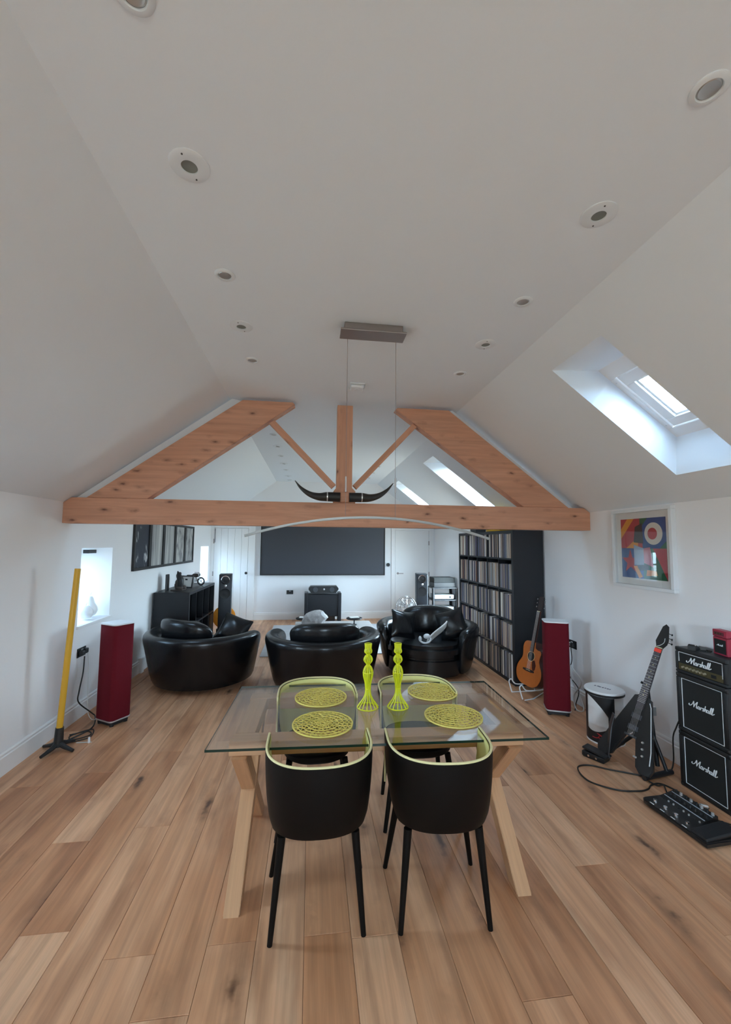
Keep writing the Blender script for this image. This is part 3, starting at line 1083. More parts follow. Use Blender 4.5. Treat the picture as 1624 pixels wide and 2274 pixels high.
# ------------------------------------------------------------------ dining chairs
def make_chair(label, loc, rz):
    t = thing('dining_chair', label, 'chair', loc, rz, 'dining chairs')
    # plan: local +y is the front; a wrap-round shell open at the front
    def plan(u, a, bk, arm):
        # u in -1..1 along the shell from arm tip to arm tip
        pa = 0.16
        if abs(u) > 1 - pa:
            s = math.copysign(1, u)
            k = (abs(u) - (1 - pa)) / pa
            return Vector((s * a * (1 + 0.0 * k), arm * k, 0))
        th = u / (1 - pa) * PI / 2
        e = 0.82
        sx, cx = math.sin(th), math.cos(th)
        return Vector((a * math.copysign(abs(sx) ** e, sx), -bk * abs(cx) ** e, 0))
    nu, nz = 44, 8
    def surf(name, a0, b0, a1, b1, z0, z1, m, off, flip):
        vs, fs = [], []
        for j in range(nz + 1):
            k = j / nz
            kk = math.sin(k * PI / 2) ** 0.6
            for i in range(nu + 1):
                u = -1 + 2 * i / nu
                p = plan(u, a0 + (a1 - a0) * kk, b0 + (b1 - b0) * kk, 0.10)
                # the lower edge sweeps up a little towards the arm tips
                lift = 0.05 * max(0, abs(u) - 0.6) / 0.4
                vs.append(p + Vector((0, 0, z0 + lift + (z1 - z0 - lift) * k)))
        w_ = nu + 1
        for j in range(nz):
            for i in range(nu):
                q = (j * w_ + i, j * w_ + i + 1, (j + 1) * w_ + i + 1, (j + 1) * w_ + i)
                fs.append(q[::-1] if flip else q)
        return vs, fs
    # outer shell and bottom pan
    vs, fs = surf('o', 0.225, 0.205, 0.254, 0.262, 0.445, 0.765, SHELLM, 0, False)
    vi, fi = surf('i', 0.213, 0.193, 0.242, 0.250, 0.445, 0.765, SHELLM, 0, True)
    n = len(vs)
    w_ = nu + 1
    F = list(fs) + [tuple(q + n for q in f) for f in fi]
    for i in range(nu):
        F.append((i + 1, i, n + i, n + i + 1))
        a = nz * w_
        F.append((a + i, a + i + 1, n + a + i + 1, n + a + i))
    for j in range(nz):
        F.append((j * w_, (j + 1) * w_, n + (j + 1) * w_, n + j * w_))
        e = j * w_ + nu
        F.append((e + w_, e, n + e, n + e + w_))
    ob = B().quads(vs + vi, F).obj('shell', SHELLM, t, smooth=60)
    vl, fl_ = surf('l', 0.204, 0.184, 0.238, 0.246, 0.470, 0.762, LIME, 0, True)
    vm, fm_ = surf('l', 0.209, 0.189, 0.2415, 0.2495, 0.470, 0.762, LIME, 0, False)
    n2 = len(vl)
    FF = list(fl_) + [tuple(q + n2 for q in f) for f in fm_]
    B().quads(vl + vm, FF).obj('lining', LIME, t, smooth=60)
    pts = [plan(-1 + 2 * i / nu, 0.248, 0.256, 0.10) + Vector((0, 0, 0.768)) for i in range(nu + 1)]
    pts = [pts[0] + Vector((0, 0, z)) for z in (-0.26, -0.15, -0.05)] + pts + [pts[-1] + Vector((0, 0, z)) for z in (-0.05, -0.15, -0.26)]
    B().tube(pts, 0.0058, 8).obj('piping', CREAM, t, smooth=True)
    # seat
    out = []
    for i in range(48):
        a = 2 * PI * i / 48
        x, y = math.cos(a), math.sin(a)
        e = 0.7
        out.append((0.205 * math.copysign(abs(x) ** e, x), 0.03 + 0.215 * math.copysign(abs(y) ** e, y)))
    B().prism(out, 0.425, 0.475, bev=0.014).obj('seat', SHELLM, t, smooth=50)
    B().prism([(x * 0.8, (y - 0.03) * 0.8 + 0.03) for x, y in out], 0.405, 0.424).obj('seat_base', BLACK, t)
    for sx, fy, xx in ((-1, -0.155, 0.203), (1, -0.155, 0.203), (-1, 0.225, 0.232), (1, 0.225, 0.232)):
        ty = -0.12 if fy < 0 else 0.17
        B().cyl((sx * xx, fy, 0.0), (sx * 0.165, ty, 0.42), 0.0115, 0.019, 14).obj('leg', SHELLM, t, smooth=True)
    return t


ch = make_chair('black shell chair with lime lining, near side of the table, left', (0.057, 2.10, 0), 0.0)
dup(ch, (0.637, 2.072, 0), math.radians(-4), 'black shell chair with lime lining, near side of the table, right')
dup(ch, (0.056, 2.795, 0), PI + math.radians(1), 'black shell chair with lime lining, far side of the table, left')
dup(ch, (0.712, 2.79, 0), PI - math.radians(3), 'black shell chair with lime lining, far side of the table, right')

# ------------------------------------------------------------------ leather cuddle chairs
def make_sofa(label, loc, rz):
    t = thing('cuddle_chair', label, 'armchair', loc, rz, 'black leather cuddle chairs')
    # local +y is the open front
    prof = [(0.585, 0.03), (0.625, 0.15), (0.665, 0.34), (0.695, 0.48), (0.72, 0.575), (0.70, 0.625), (0.64, 0.645), (0.565, 0.625), (0.535, 0.565), (0.53, 0.46), (0.53, 0.05)]
    n = 30
    A = math.radians(128)
    vs, fs = [], []
    m = len(prof)
    for i in range(n + 1):
        u = -1 + 2 * i / n
        th = u * A
        edge = max(0, abs(u) - 0.86) / 0.14
        for r, z in prof:
            zz = z * (1 - 0.10 * edge ** 2) if z > 0.3 else z
            rr_ = r + (0.63 - r) * 0.35 * edge ** 2
            vs.append((rr_ * math.sin(th), -rr_ * math.cos(th), zz))
    for i in range(n):
        for j in range(m):
            k = (j + 1) % m
            fs.append((i * m + j, (i + 1) * m + j, (i + 1) * m + k, i * m + k))
    fs.append(tuple(range(m))[::-1])
    fs.append(tuple(range(n * m, n * m + m)))
    b = bmesh.new()
    V = [b.verts.new(v) for v in vs]
    for f_ in fs:
        b.faces.new([V[q] for q in f_])
    bmesh.ops.recalc_face_normals(b, faces=b.faces)
    o = B()._add(b).obj('tub_shell', LEATHER, t, smooth=70)
    subsurf(o, 1)
    out = []
    for i in range(40):
        a = 2 * PI * i / 40
        r = 0.515 if math.sin(a) < 0.3 else 0.515 + 0.085 * min(1, (math.sin(a) - 0.3) / 0.35)
        out.append((r * math.cos(a), r * math.sin(a)))
    B().prism(out, 0.04, 0.27, bev=0.03).obj('seat_base', LEATHER, t, smooth=50)
    o2 = []
    for i in range(40):
        a = 2 * PI * i / 40
        r = 0.505 if math.sin(a) < 0.3 else 0.505 + 0.12 * min(1, (math.sin(a) - 0.3) / 0.35)
        o2.append((r * math.cos(a), r * math.sin(a)))
    B().prism(o2, 0.275, 0.43, bev=0.05).obj('seat_cushion', LEATHER, t, smooth=60)
    # curved back cushion
    cs_ = []
    for q in range(12):
        a = 2 * PI * q / 12
        e = 0.6
        ca, sa_ = math.cos(a), math.sin(a)
        cs_.append((0.095 * math.copysign(abs(ca) ** e, ca), 0.205 * math.copysign(abs(sa_) ** e, sa_)))
    vs, fs = [], []
    nn = 20
    for i in range(nn + 1):
        u = -1 + 2 * i / nn
        th = u * math.radians(62)
        s = (1 - abs(u) ** 6 * 0.55)
        for a, z in cs_:
            r = 0.42 + a * s - 0.03 * (z / 0.2)*-1
            vs.append((r * math.sin(th), -r * math.cos(th), 0.60 + z * s + 0.012 * math.cos(u * 3)))
    for i in range(nn):
        for j in range(12):
            k = (j + 1) % 12
            fs.append((i * 12 + j, (i + 1) * 12 + j, (i + 1) * 12 + k, i * 12 + k))
    fs.append(tuple(range(12))[::-1])
    fs.append(tuple(range(nn * 12, nn * 12 + 12)))
    b = bmesh.new()
    V = [b.verts.new(v) for v in vs]
    for f_ in fs:
        b.faces.new([V[q] for q in f_])
    bmesh.ops.recalc_face_normals(b, faces=b.faces)
    subsurf(B()._add(b).obj('back_cushion', LEATHER, t, smooth=70), 1)
    B().cyl((0, 0, 0), (0, 0, 0.04), 0.42, n=32).obj('swivel_base', BLACK, t)
    return t


s1 = make_sofa('round black leather cuddle chair beside the low black cabinet, back to the table', (-1.31, 5.57, 0), math.radians(-38))
s2 = dup(s1, (0.17, 5.27, 0), math.radians(2), 'round black leather cuddle chair directly behind the table, back turned')
s3 = dup(s1, (1.63, 5.76, 0), math.radians(155), 'round black leather cuddle chair facing the table beside the record shelf')


def cushion(name, label, M, w=0.42, h=0.40, d=0.13, m=LEATHER, group=None):
    n = 10
    vs, fs = [], []
    for s in (1, -1):
        for j in range(n + 1):
            for i in range(n + 1):
                u, v = -1 + 2 * i / n, -1 + 2 * j / n
                puff = (1 - abs(u) ** 2.5) ** 0.6 * (1 - abs(v) ** 2.5) ** 0.6
                pin = 1 - 0.08 * (1 - abs(u) ** 2) * abs(v) ** 2
                pin2 = 1 - 0.08 * (1 - abs(v) ** 2) * abs(u) ** 2
                vs.append((u * w / 2 * pin2, v * h / 2 * pin, s * (d / 2 * puff + 0.003) + 0.006 * math.sin(5 * u + 3 * v)))
    q = (n + 1) * (n + 1)
    for s in (0, 1):
        for j in range(n):
            for i in range(n):
                f_ = (j * (n + 1) + i, j * (n + 1) + i + 1, (j + 1) * (n + 1) + i + 1, (j + 1) * (n + 1) + i)
                fs.append(tuple(x + s * q for x in (f_ if s == 0 else f_[::-1])))
    b = bmesh.new()
    V = [b.verts.new(v) for v in vs]
    for f_ in fs:
        b.faces.new([V[x] for x in f_])
    ring = [i for i in range(n + 1)] + [j * (n + 1) + n for j in range(1, n + 1)] + [n * (n + 1) + i for i in range(n - 1, -1, -1)] + [j * (n + 1) for j in range(n - 1, 0, -1)]
    for a, c in zip(ring, ring[1:] + ring[:1]):
        b.faces.new((V[a], V[a + q], V[c + q], V[c]))
    bmesh.ops.recalc_face_normals(b, faces=b.faces)
    o = B()._add(b).obj(name, m, None, smooth=True)
    o.matrix_world = M
    tag(o, label, 'cushion', group)
    return subsurf(o, 1)


def TRS(loc, e):
    return Matrix.Translation(loc) @ Euler([math.radians(x) for x in e], 'XYZ').to_matrix().to_4x4()


cushion('scatter_cushion', 'shiny black cushion tipped on its corner in the cuddle chair by the cabinet', TRS((-0.98, 5.62, 0.60), (58, 18, -12)), 0.40, 0.38, 0.13)
cushion('scatter_cushion', 'black cushion with white marks against the left arm of the facing cuddle chair', TRS((1.27, 5.66, 0.625), (72, 12, 20)), 0.40, 0.38, 0.12)
cushion('scatter_cushion', 'black cushion against the right arm of the facing cuddle chair', TRS((1.93, 5.58, 0.63), (72, -20, -25)), 0.40, 0.40, 0.12)

# white garment thrown on the facing chair
gv = []
pts = smoothpath([(1.52, 5.42, 0.445), (1.60, 5.46, 0.50), (1.70, 5.52, 0.55), (1.80, 5.58, 0.60), (1.87, 5.62, 0.655)], 5)
ww = [0.02, 0.06, 0.075, 0.08, 0.07, 0.055, 0.05, 0.045, 0.04, 0.04, 0.04, 0.04]
bb = bmesh.new()
rows = []
m = len(pts)
for i, p in enumerate(pts):
    k = i / (m - 1)
    wd = 0.025 + 0.06 * math.sin(min(1, k * 1.6 + 0.15) * PI * 0.62) * (1 - 0.45 * k)
    rows.append([bb.verts.new(p + Vector((0.03 * s * wd / 0.06, -0.55 * wd * abs(s) * 0.2 - 0.035 + 0.012 * math.sin(7 * k + 2 * s), s * wd))) for s in (-1, -0.5, 0, 0.5, 1)])
for a, c in zip(rows, rows[1:]):
    for i in range(4):
        bb.faces.new((a[i], a[i + 1], c[i + 1], c[i]))
go = B()._add(bb).obj('folded_shirt', PAPER, None, smooth=True)
md = go.modifiers.new('sol', 'SOLIDIFY')
md.thickness = 0.022
md.offset = 0
subsurf(go, 1)
tag(go, 'crumpled white garment lying on the seat of the facing leather chair', 'garment')
hb = thing('headphones', 'white headphones lying beside the white garment on the leather seat', 'headphones', (1.49, 5.36, 0.445))
B().tube([(0.075 * math.cos(a), 0.03 * math.sin(a), 0.05 + 0.05 * math.sin(a)) for a in [PI * 0.95 + i * PI * 1.1 / 12 for i in range(13)]], 0.012, 8).obj('headband', WPLAST, hb, smooth=True)
B().sph((0.03, 0.02, 0.075), 0.045, 16, (1, 0.8, 0.75)).obj('ear_cup', WPLAST, hb, smooth=True)
B().sph((-0.065, 0.0, 0.05), 0.035, 16, (0.6, 0.9, 1)).obj('ear_cup', WPLAST, hb, smooth=True)

# ------------------------------------------------------------------ red floor speakers
def make_red_speaker(label, loc, rz):
    t = thing('floor_speaker', label, 'speaker', loc, rz, 'red floor speakers')
    def rounded(hx, hy, r, bul):
        out = []
        for cx, cy, a0 in ((hx - r, hy - r, 0), (-hx + r, hy - r, 90), (-hx + r, -hy + r, 180), (hx - r, -hy + r, 270)):
            for i in range(5):
                a = math.radians(a0 + i * 22.5)
                out.append((cx + r * math.cos(a), cy + r * math.sin(a)))
        return out
    o1 = rounded(0.118, 0.104, 0.035, 0)
    B().prism(o1, 0.055, 0.925, bev=0.004).obj('cabinet', REDCLOTH, t, smooth=30)
    # white dished top plate
    B().prism(rounded(0.120, 0.107, 0.037, 0), 0.925, 0.937, bev=0.003).obj('top_plate', WHITE, t, smooth=30)
    B().prism(rounded(0.121, 0.107, 0.037, 0), 0.043, 0.055, bev=0.003).obj('bottom_plate', SILVER, t, smooth=30)
    B().prism(rounded(0.108, 0.092, 0.03, 0), 0.012, 0.043, bev=0.004).obj('plinth', BLACK, t, smooth=30)
    for x in (-0.085, 0.085):
        for y in (-0.068, 0.068):
            B().cyl((x, y, 0), (x, y, 0.013), 0.018, n=12).obj('foot', BLACK, t)
    return t


rs_ = make_red_speaker('tall red cloth floor speaker below the deep window, white top', (-1.855, 4.375, 0), math.radians(-32))
dup(rs_, (2.552, 4.13, 0), math.radians(-22), 'tall red cloth floor speaker beside the acoustic guitar, white top')


def cable(label, pts, r=0.004, m=CORD, name='cable', n=6):
    return tag(B().tube(smoothpath(pts, n), r, 6).obj(name, m, None, smooth=True), label, 'cable')


cable('black cable running from the socket under the window down to the skirting and the floor', [(XL + 0.05, 4.46, 0.60), (XL + 0.05, 4.45, 0.45), (XL + 0.06, 4.38, 0.30), (XL + 0.07, 4.36, 0.2), (XL + 0.12, 4.5, 0.05), (XL + 0.16, 4.5, 0.006), (XL + 0.25, 4.25, 0.005), (XL + 0.19, 4.05, 0.005), (XL + 0.12, 3.95, 0.005)], 0.006)
cable('tangle of thin dark cable on the floor between yellow pole and red speaker', [(-2.10, 4.12, 0.005), (-1.98, 4.18, 0.005), (-1.92, 4.10, 0.005), (-2.02, 4.02, 0.005), (-2.08, 4.10, 0.005), (-1.96, 4.22, 0.005), (-1.90, 4.06, 0.005), (-1.99, 3.98, 0.005)], 0.005)
cable('thin white cable dropping from the window socket to the red speaker base', [(XL + 0.045, 4.53, 0.62), (XL + 0.045, 4.56, 0.45), (XL + 0.05, 4.56, 0.2), (XL + 0.08, 4.52, 0.05), (XL + 0.15, 4.45, 0.006), (XL + 0.22, 4.40, 0.02)], 0.003, WCORD)
cable('bunch of white cable looped down the wall behind the red speaker by the guitar', [(XR - 0.05, 4.43, 0.60), (XR - 0.06, 4.38, 0.42), (XR - 0.07, 4.32, 0.25), (XR - 0.08, 4.16, 0.10), (XR - 0.10, 4.10, 0.02), (XR - 0.14, 4.16, 0.01), (XR - 0.10, 4.25, 0.12), (XR - 0.07, 4.16, 0.28), (XR - 0.06, 4.36, 0.40)], 0.007, WCORD)
cable('black cable hanging from the right wall socket behind the red speaker', [(XR - 0.05, 4.36, 0.60), (XR - 0.05, 4.35, 0.45), (XR - 0.06, 4.40, 0.30), (XR - 0.08, 4.20, 0.2), (XR - 0.10, 4.22, 0.05), (XR - 0.16, 4.15, 0.006)], 0.005)
pg = thing('charger_plug', 'small white plug lying on the floor by the yellow pole', 'plug', (-1.86, 3.96, 0))
B().cyl((0, 0, 0), (0, 0, 0.045), 0.010, 0.008, 10).obj('plug_body', WPLAST, pg)
B().cyl((-0.10, 0.0, 0.004), (0.02, 0, 0.004), 0.004, n=6).obj('lead', WCORD, pg)

# ------------------------------------------------------------------ yellow pole on a black foot
yp = thing('yellow_pole', 'upright yellow pole on a black cross-shaped foot by the wall', 'pole', (-2.045, 3.855, 0))
pole_top = Vector((0.055, 0.02, 1.485))
B().cyl((0, 0, 0.17), pole_top, 0.0235, n=20).obj('pole', YELLOW, yp, smooth=True)
B().cyl((-0.002, 0, 0.03), (0.002, 0, 0.18), 0.036, 0.030, 18).obj('foot_sleeve', PLASTIC, yp, smooth=True)
for a in (-20, 70, 160, 250):
    a = math.radians(a)
    L = 0.15
    B().tube([(0.02 * math.cos(a), 0.02 * math.sin(a), 0.05), (0.07 * math.cos(a), 0.07 * math.sin(a), 0.03), (L * math.cos(a), L * math.sin(a), 0.012)], [0.022, 0.017, 0.012], 8).obj('foot', PLASTIC, yp, smooth=True)

# ------------------------------------------------------------------ ceramic pears on the sill
def pear(label, loc, prof, stem_):
    t = thing('ceramic_pear', label, 'ornament', loc, 0, 'white ceramic pears')
    P = smoothpath([(r, 0, z) for r, z in prof], 5)
    B().lathe([(max(p.x, 0.0), p.z) for p in P], 28, cap=False).obj('body', CERAM, t, smooth=True)
    B().tube(stem_, 0.004, 6).obj('stalk', CERAM, t, smooth=True)


pear('tall white ceramic pear on the window sill', (XL - 0.14, 4.885, 0.92), [(0.0, 0.0), (0.05, 0.003), (0.078, 0.045), (0.076, 0.085), (0.05, 0.135), (0.036, 0.18), (0.022, 0.205), (0.0, 0.21)], [(0, 0, 0.205), (0.004, 0, 0.225), (0.01, 0.008, 0.245)])
pear('short round white ceramic pear on the window sill', (XL - 0.10, 4.73, 0.92), [(0.0, 0.0), (0.05, 0.003), (0.072, 0.04), (0.070, 0.075), (0.05, 0.105), (0.028, 0.125), (0.0, 0.13)], [(0, 0, 0.125), (0.003, 0, 0.14), (0.01, 0.0, 0.16)])

# ------------------------------------------------------------------ wall art
def art_node(name, stops_scale, kind):
    m = bpy.data.materials.new(name)
    m.use_nodes = True
    nt = m.node_tree
    b = nt.nodes['Principled BSDF']
    b.inputs['Roughness'].default_value = 0.6
    tc = nt.nodes.new('ShaderNodeTexCoord')
    mp = nt.nodes.new('ShaderNodeMapping')
    mp.inputs['Scale'].default_value = stops_scale
    mp.inputs['Location'].default_value = (kind * 3.1, kind * 1.7, kind)
    nt.links.new(tc.outputs['Object'], mp.inputs['Vector'])
    n = nt.nodes.new('ShaderNodeTexNoise')
    n.inputs['Scale'].default_value = 1
    n.inputs['Detail'].default_value = 6
    n.inputs['Distortion'].default_value = 0.6
    nt.links.new(mp.outputs['Vector'], n.inputs['Vector'])
    if kind == 0:
        r = ramp(nt, [(0.52, (0.012, 0.016, 0.03)), (0.60, (0.02, 0.028, 0.045)), (0.66, (0.45, 0.46, 0.47))])
    else:
        r = ramp(nt, [(0.30, (0.09, 0.09, 0.10)), (0.45, (0.28, 0.28, 0.28)), (0.7, (0.52, 0.52, 0.50))])
    nt.links.new(n.outputs['Fac'], r.inputs['Fac'])
    nt.links.new(r.outputs['Color'], b.inputs['Base Color'])
    return m


arts = [('dark print with white splashes, first in the row of black framed prints', (4, 9, 4), 0), ('pale streaked print, second in the row of black framed prints', (4, 16, 0.8), 1),
        ('dark grey streaked print, middle of the row of black framed prints', (4, 13, 0.7), 2), ('pale grey print, fourth in the row of black framed prints', (4, 9, 6), 3),
        ('pale textured print, last in the row of black framed prints', (4, 12, 5), 4)]
AW = 0.528
for i, (lab, scl, kd) in enumerate(arts):
    t = thing('framed_print', lab, 'picture', (XL, 5.54 + AW * i + AW / 2, 1.35), 0, 'row of black framed prints')
    h, hw = 0.66, AW / 2 - 0.002
    f = B()
    for a, b, c, d in ((-hw, hw, 0, 0.035), (-hw, hw, h - 0.035, h), (-hw, -hw + 0.04, 0.035, h - 0.035), (hw - 0.04, hw, 0.035, h - 0.035)):
        f.box(0, 0.03, a, b, c, d, 0.002)
    f.obj('frame', BLACK, t)
    B().box(0.006, 0.014, -hw + 0.03, hw - 0.03, 0.03, h - 0.03).obj('print', art_node('print_art_%d' % kd, scl, kd), t)

# white framed colour print on the right wall (plain geometric stand-in)
pc = thing('framed_print', 'bright geometric colour print in a deep white frame on the right wall', 'picture', (XR, 3.335, 1.345))
hw, h = 0.338, 0.713


def pbox(bb_, a, b, c, d, x0, x1, bev=0.0):
    return bb_.box(-x1, -x0, a, b, c, d, bev)


f = B()
for a, b, c, d in ((-hw, hw, 0, 0.03), (-hw, hw, h - 0.03, h), (-hw, -hw + 0.03, 0.03, h - 0.03), (hw - 0.03, hw, 0.03, h - 0.03)):
    pbox(f, a, b, c, d, 0, 0.045, 0.003)
f.obj('frame', WPLAST, pc)
B().box(-0.012, -0.004, -hw + 0.025, hw - 0.025, 0.025, h - 0.025).obj('mount_board', PAPER, pc)
B().box(-0.033, -0.030, -hw + 0.028, hw - 0.028, 0.028, h - 0.028).obj('pane', PGLASS, pc)
# print layers: u runs to the viewer's right (-y), v up
PR = 0.252
AC = {n: mat('print_' + n, c, 0.6) for n, c in dict(red=(0.42, 0.035, 0.045), orange=(0.75, 0.30, 0.035), blue=(0.018, 0.075, 0.26), green=(0.008, 0.11, 0.045), cream=(0.72, 0.68, 0.62), black=(0.02, 0.017, 0.02), sky=(0.34, 0.45, 0.62), pink=(0.58, 0.20, 0.26)).items()}


def shape(pts, color, lay):
    # pts in print units 0..1 (u right, v up)
    z0 = 0.0125 + lay * 0.0006
    P = [((u - 0.5) * 2 * PR, 0.09 + v * 0.535) for u, v in pts]
    Mx = Matrix(((0, 0, -1, 0), (-1, 0, 0, 0), (0, 1, 0, 0), (0, 0, 0, 1)))
    B().prism(P, z0, z0 + 0.0006, M=Mx).obj('colour_field', AC[color], pc)


def circ(cx, cy, r, sx=1.0):
    return [(cx + r * sx * math.cos(2 * PI * i / 32), cy + r * math.sin(2 * PI * i / 32)) for i in range(32)]


shape([(0, .5), (.5, .5), (.5, 1), (0, 1)], 'red', 0)
shape([(.5, .5), (1, .5), (1, 1), (.5, 1)], 'blue', 0)
shape([(0, 0), (.5, 0), (.5, .5), (0, .5)], 'blue', 0)
shape([(.5, 0), (1, 0), (1, .5), (.5, .5)], 'green', 0)
shape([(.45, .82), (.62, 1), (.45, 1)], 'green', 1)
shape([(1, .5), (1, .62), (.86, .5)], 'green', 1)
shape([(0, .66), (0, .82), (.16, 1), (.32, 1)], 'orange', 1)
shape([(.12, .5), (.40, .5), (.40, .62), (.30, .62)], 'orange', 1)
shape([(1, 0), (1, .5), (.72, .5)], 'red', 1)
shape(circ(.74, .74, .18, 1.05), 'cream', 1)
shape(circ(.72, .74, .095, 1.05), 'red', 2)
star = []
for i in range(10):
    a = PI / 2 + i * PI / 5
    r = 0.21 if i % 2 == 0 else 0.085
    star.append((.21 + r * 1.0 * math.cos(a), .27 + r * math.sin(a)))
shape(star, 'red', 1)
shape([(.30, .22), (.52, .22), (.52, .50), (.30, .56)], 'sky', 2)
shape([(.52, .26), (.72, .20), (.66, .52), (.52, .50)], 'pink', 2)
shape([(.30, .60), (.52, .58), (.50, .92), (.34, .86)], 'black', 2)
shape([(.34, .22), (.62, .24), (.62, .15), (.36, .12)], 'black', 2)
shape([(.28, .20), (.36, .21), (.48, .03), (.40, .0)], 'orange', 3)
shape([(.56, .05), (.80, .07), (.78, .14), (.58, .15)], 'orange', 3)

# ------------------------------------------------------------------ low black cabinet under the prints
cb = thing('storage_cabinet', 'low black open-fronted cabinet against the left wall under the prints', 'cabinet', (XL + 0.02, 6.28, 0))
CD, CL, CH = 0.49, 1.55, 1.0
B().box(0, CD, 0, 0.035, 0.0, CH, 0.003).obj('side_panel', SATIN, cb)
B().box(0, CD, CL - 0.035, CL, 0.0, CH, 0.003).obj('side_panel', SATIN, cb)
B().box(0, CD, 0.035, CL - 0.035, CH - 0.04, CH, 0.003).obj('top_panel', SATIN, cb)
B().box(0, CD, 0.035, CL - 0.035, 0.0, 0.05, 0.003).obj('bottom_panel', SATIN, cb)
B().box(0, 0.012, 0.035, CL - 0.035, 0.05, CH - 0.04).obj('back_panel', SATIN, cb)
B().box(0.012, CD - 0.002, 0.035, CL - 0.035, 0.49, 0.515).obj('shelf', SATIN, cb)
for i in range(1, 4):
    y = CL * i / 4
    for z0, z1 in ((0.05, 0.49), (0.515, CH - 0.04)):
        B().box(0.012, CD - 0.002, y - 0.008, y + 0.008, z0, z1).obj('divider', SATIN, cb)
B().box(CD - 0.06, CD - 0.001, CL - 0.30, CL - 0.06, 0.06, 0.47).obj('grey_folder', GREYC, cb)
# on top
fr = thing('carved_figure', 'dark carved wooden animal figure on the near end of the low cabinet', 'figure', (-1.98, 6.62, CH))
b = B()
b.sph((0, 0, 0.07), 0.07, 14, (0.8, 1.1, 1))
b.tube(smoothpath([(0, 0.02, 0.10), (0.01, 0.04, 0.16), (0.0, 0.0, 0.22), (0.03, -0.03, 0.26)], 4), [0.06, 0.058, 0.055, 0.05, 0.048, 0.045, 0.043, 0.04, 0.038, 0.036, 0.03, 0.024, 0.016], 10)
b.sph((0.05, 0.05, 0.035), 0.045, 12, (1.2, 0.8, 0.8))
b.sph((0.04, -0.07, 0.035), 0.04, 12, (1.3, 0.7, 0.8))
b.obj('body', DARKBR, fr, smooth=True)
B().tube(smoothpath([(0.03, -0.05, 0.02), (0.045, -0.05, 0.12), (0.02, -0.04, 0.21), (-0.01, -0.03, 0.285)], 4), [0.03, 0.036, 0.04, 0.042, 0.044, 0.045, 0.044, 0.04, 0.036, 0.03, 0.024, 0.016, 0.006], 9).obj('raised_wing', BLACK, fr, smooth=True)
B().box(-0.08, 0.09, -0.11, 0.10, 0.0, 0.018, 0.004).obj('base', DARKBR, fr)
up_ = thing('upright_board', 'slim dark upright board leaning behind the carved figure on the cabinet', 'ornament', (-2.12, 6.55, CH))
B().box(-0.012, 0.012, -0.05, 0.05, 0, 0.24, 0.003).obj('panel', GREYC, up_)
pf = thing('photo_frame', 'small black photo frame with white print standing on the low cabinet', 'frame', (-1.975, 6.95, CH), math.radians(-20))
Mt = Matrix.Rotation(math.radians(-12), 4, 'X')
f = B()
for a, b_, c, d in ((-0.12, 0.12, 0, 0.016), (-0.12, 0.12, 0.174, 0.19), (-0.12, -0.104, 0.016, 0.174), (0.104, 0.12, 0.016, 0.174)):
    f.box(a, b_, -0.008, 0.008, c, d, 0.001, M=Mt)
f.obj('frame', BLACK, pf)
B().box(-0.11, 0.11, -0.002, 0.005, 0.01, 0.18, M=Mt).obj('print', PAPER, pf)
B().box(-0.02, 0.02, 0.05, 0.055, 0.0, 0.13, M=Matrix.Rotation(math.radians(14), 4, 'X')).obj('easel_strut', BLACK, pf)
mo = thing('model_motorcycle', 'dark model motorcycle standing on the far end of the low cabinet', 'model', (-1.955, 7.36, CH), math.radians(-18))
for x in (-0.13, 0.13):
    tw = B()
    tw.tube([(x + 0.058 * math.cos(2 * PI * i / 24), 0, 0.068 + 0.058 * math.sin(2 * PI * i / 24)) for i in range(24)], 0.012, 8, closed=True)
    tw.obj('tyre', BLACK, mo, smooth=True)
    hbw = B()
    for i in range(8):
        a = 2 * PI * i / 8
        hbw.cyl((x, 0, 0.068), (x + 0.05 * math.cos(a), 0, 0.068 + 0.05 * math.sin(a)), 0.002, n=5)
    hbw.cyl((x, -0.012, 0.068), (x, 0.012, 0.068), 0.012, n=10)
    hbw.obj('spoked_hub', CHROME, mo)
B().sph((0.03, 0, 0.165), 0.05, 16, (1.4, 0.6, 0.7)).obj('fuel_tank', DARKBR, mo, smooth=True)
B().box(-0.13, -0.02, -0.022, 0.022, 0.145, 0.17, 0.01).obj('saddle', BLACK, mo, smooth=True)
eb = B()
eb.box(-0.05, 0.05, -0.028, 0.028, 0.06, 0.12, 0.008)
eb.cyl((-0.02, 0, 0.1), (-0.04, 0, 0.15), 0.018, n=10)
eb.cyl((0.02, 0, 0.1), (0.04, 0, 0.15), 0.018, n=10)
eb.obj('engine', SILVER, mo)
fk = B()
for y in (-0.02, 0.02):
    fk.cyl((0.13, y, 0.068), (0.075, y * 0.8, 0.21), 0.005, n=8)
fk.tube([(0.05, -0.075, 0.22), (0.075, -0.03, 0.215), (0.075, 0.03, 0.215), (0.05, 0.075, 0.22)], 0.005, 6)
fk.obj('front_fork', CHROME, mo)
B().sph((0.10, 0, 0.185), 0.022, 12).obj('headlamp', CHROME, mo, smooth=True)
B().tube([(0.02, -0.035, 0.06), (-0.08, -0.04, 0.045), (-0.19, -0.04, 0.06)], 0.009, 8).obj('exhaust', CHROME, mo, smooth=True)

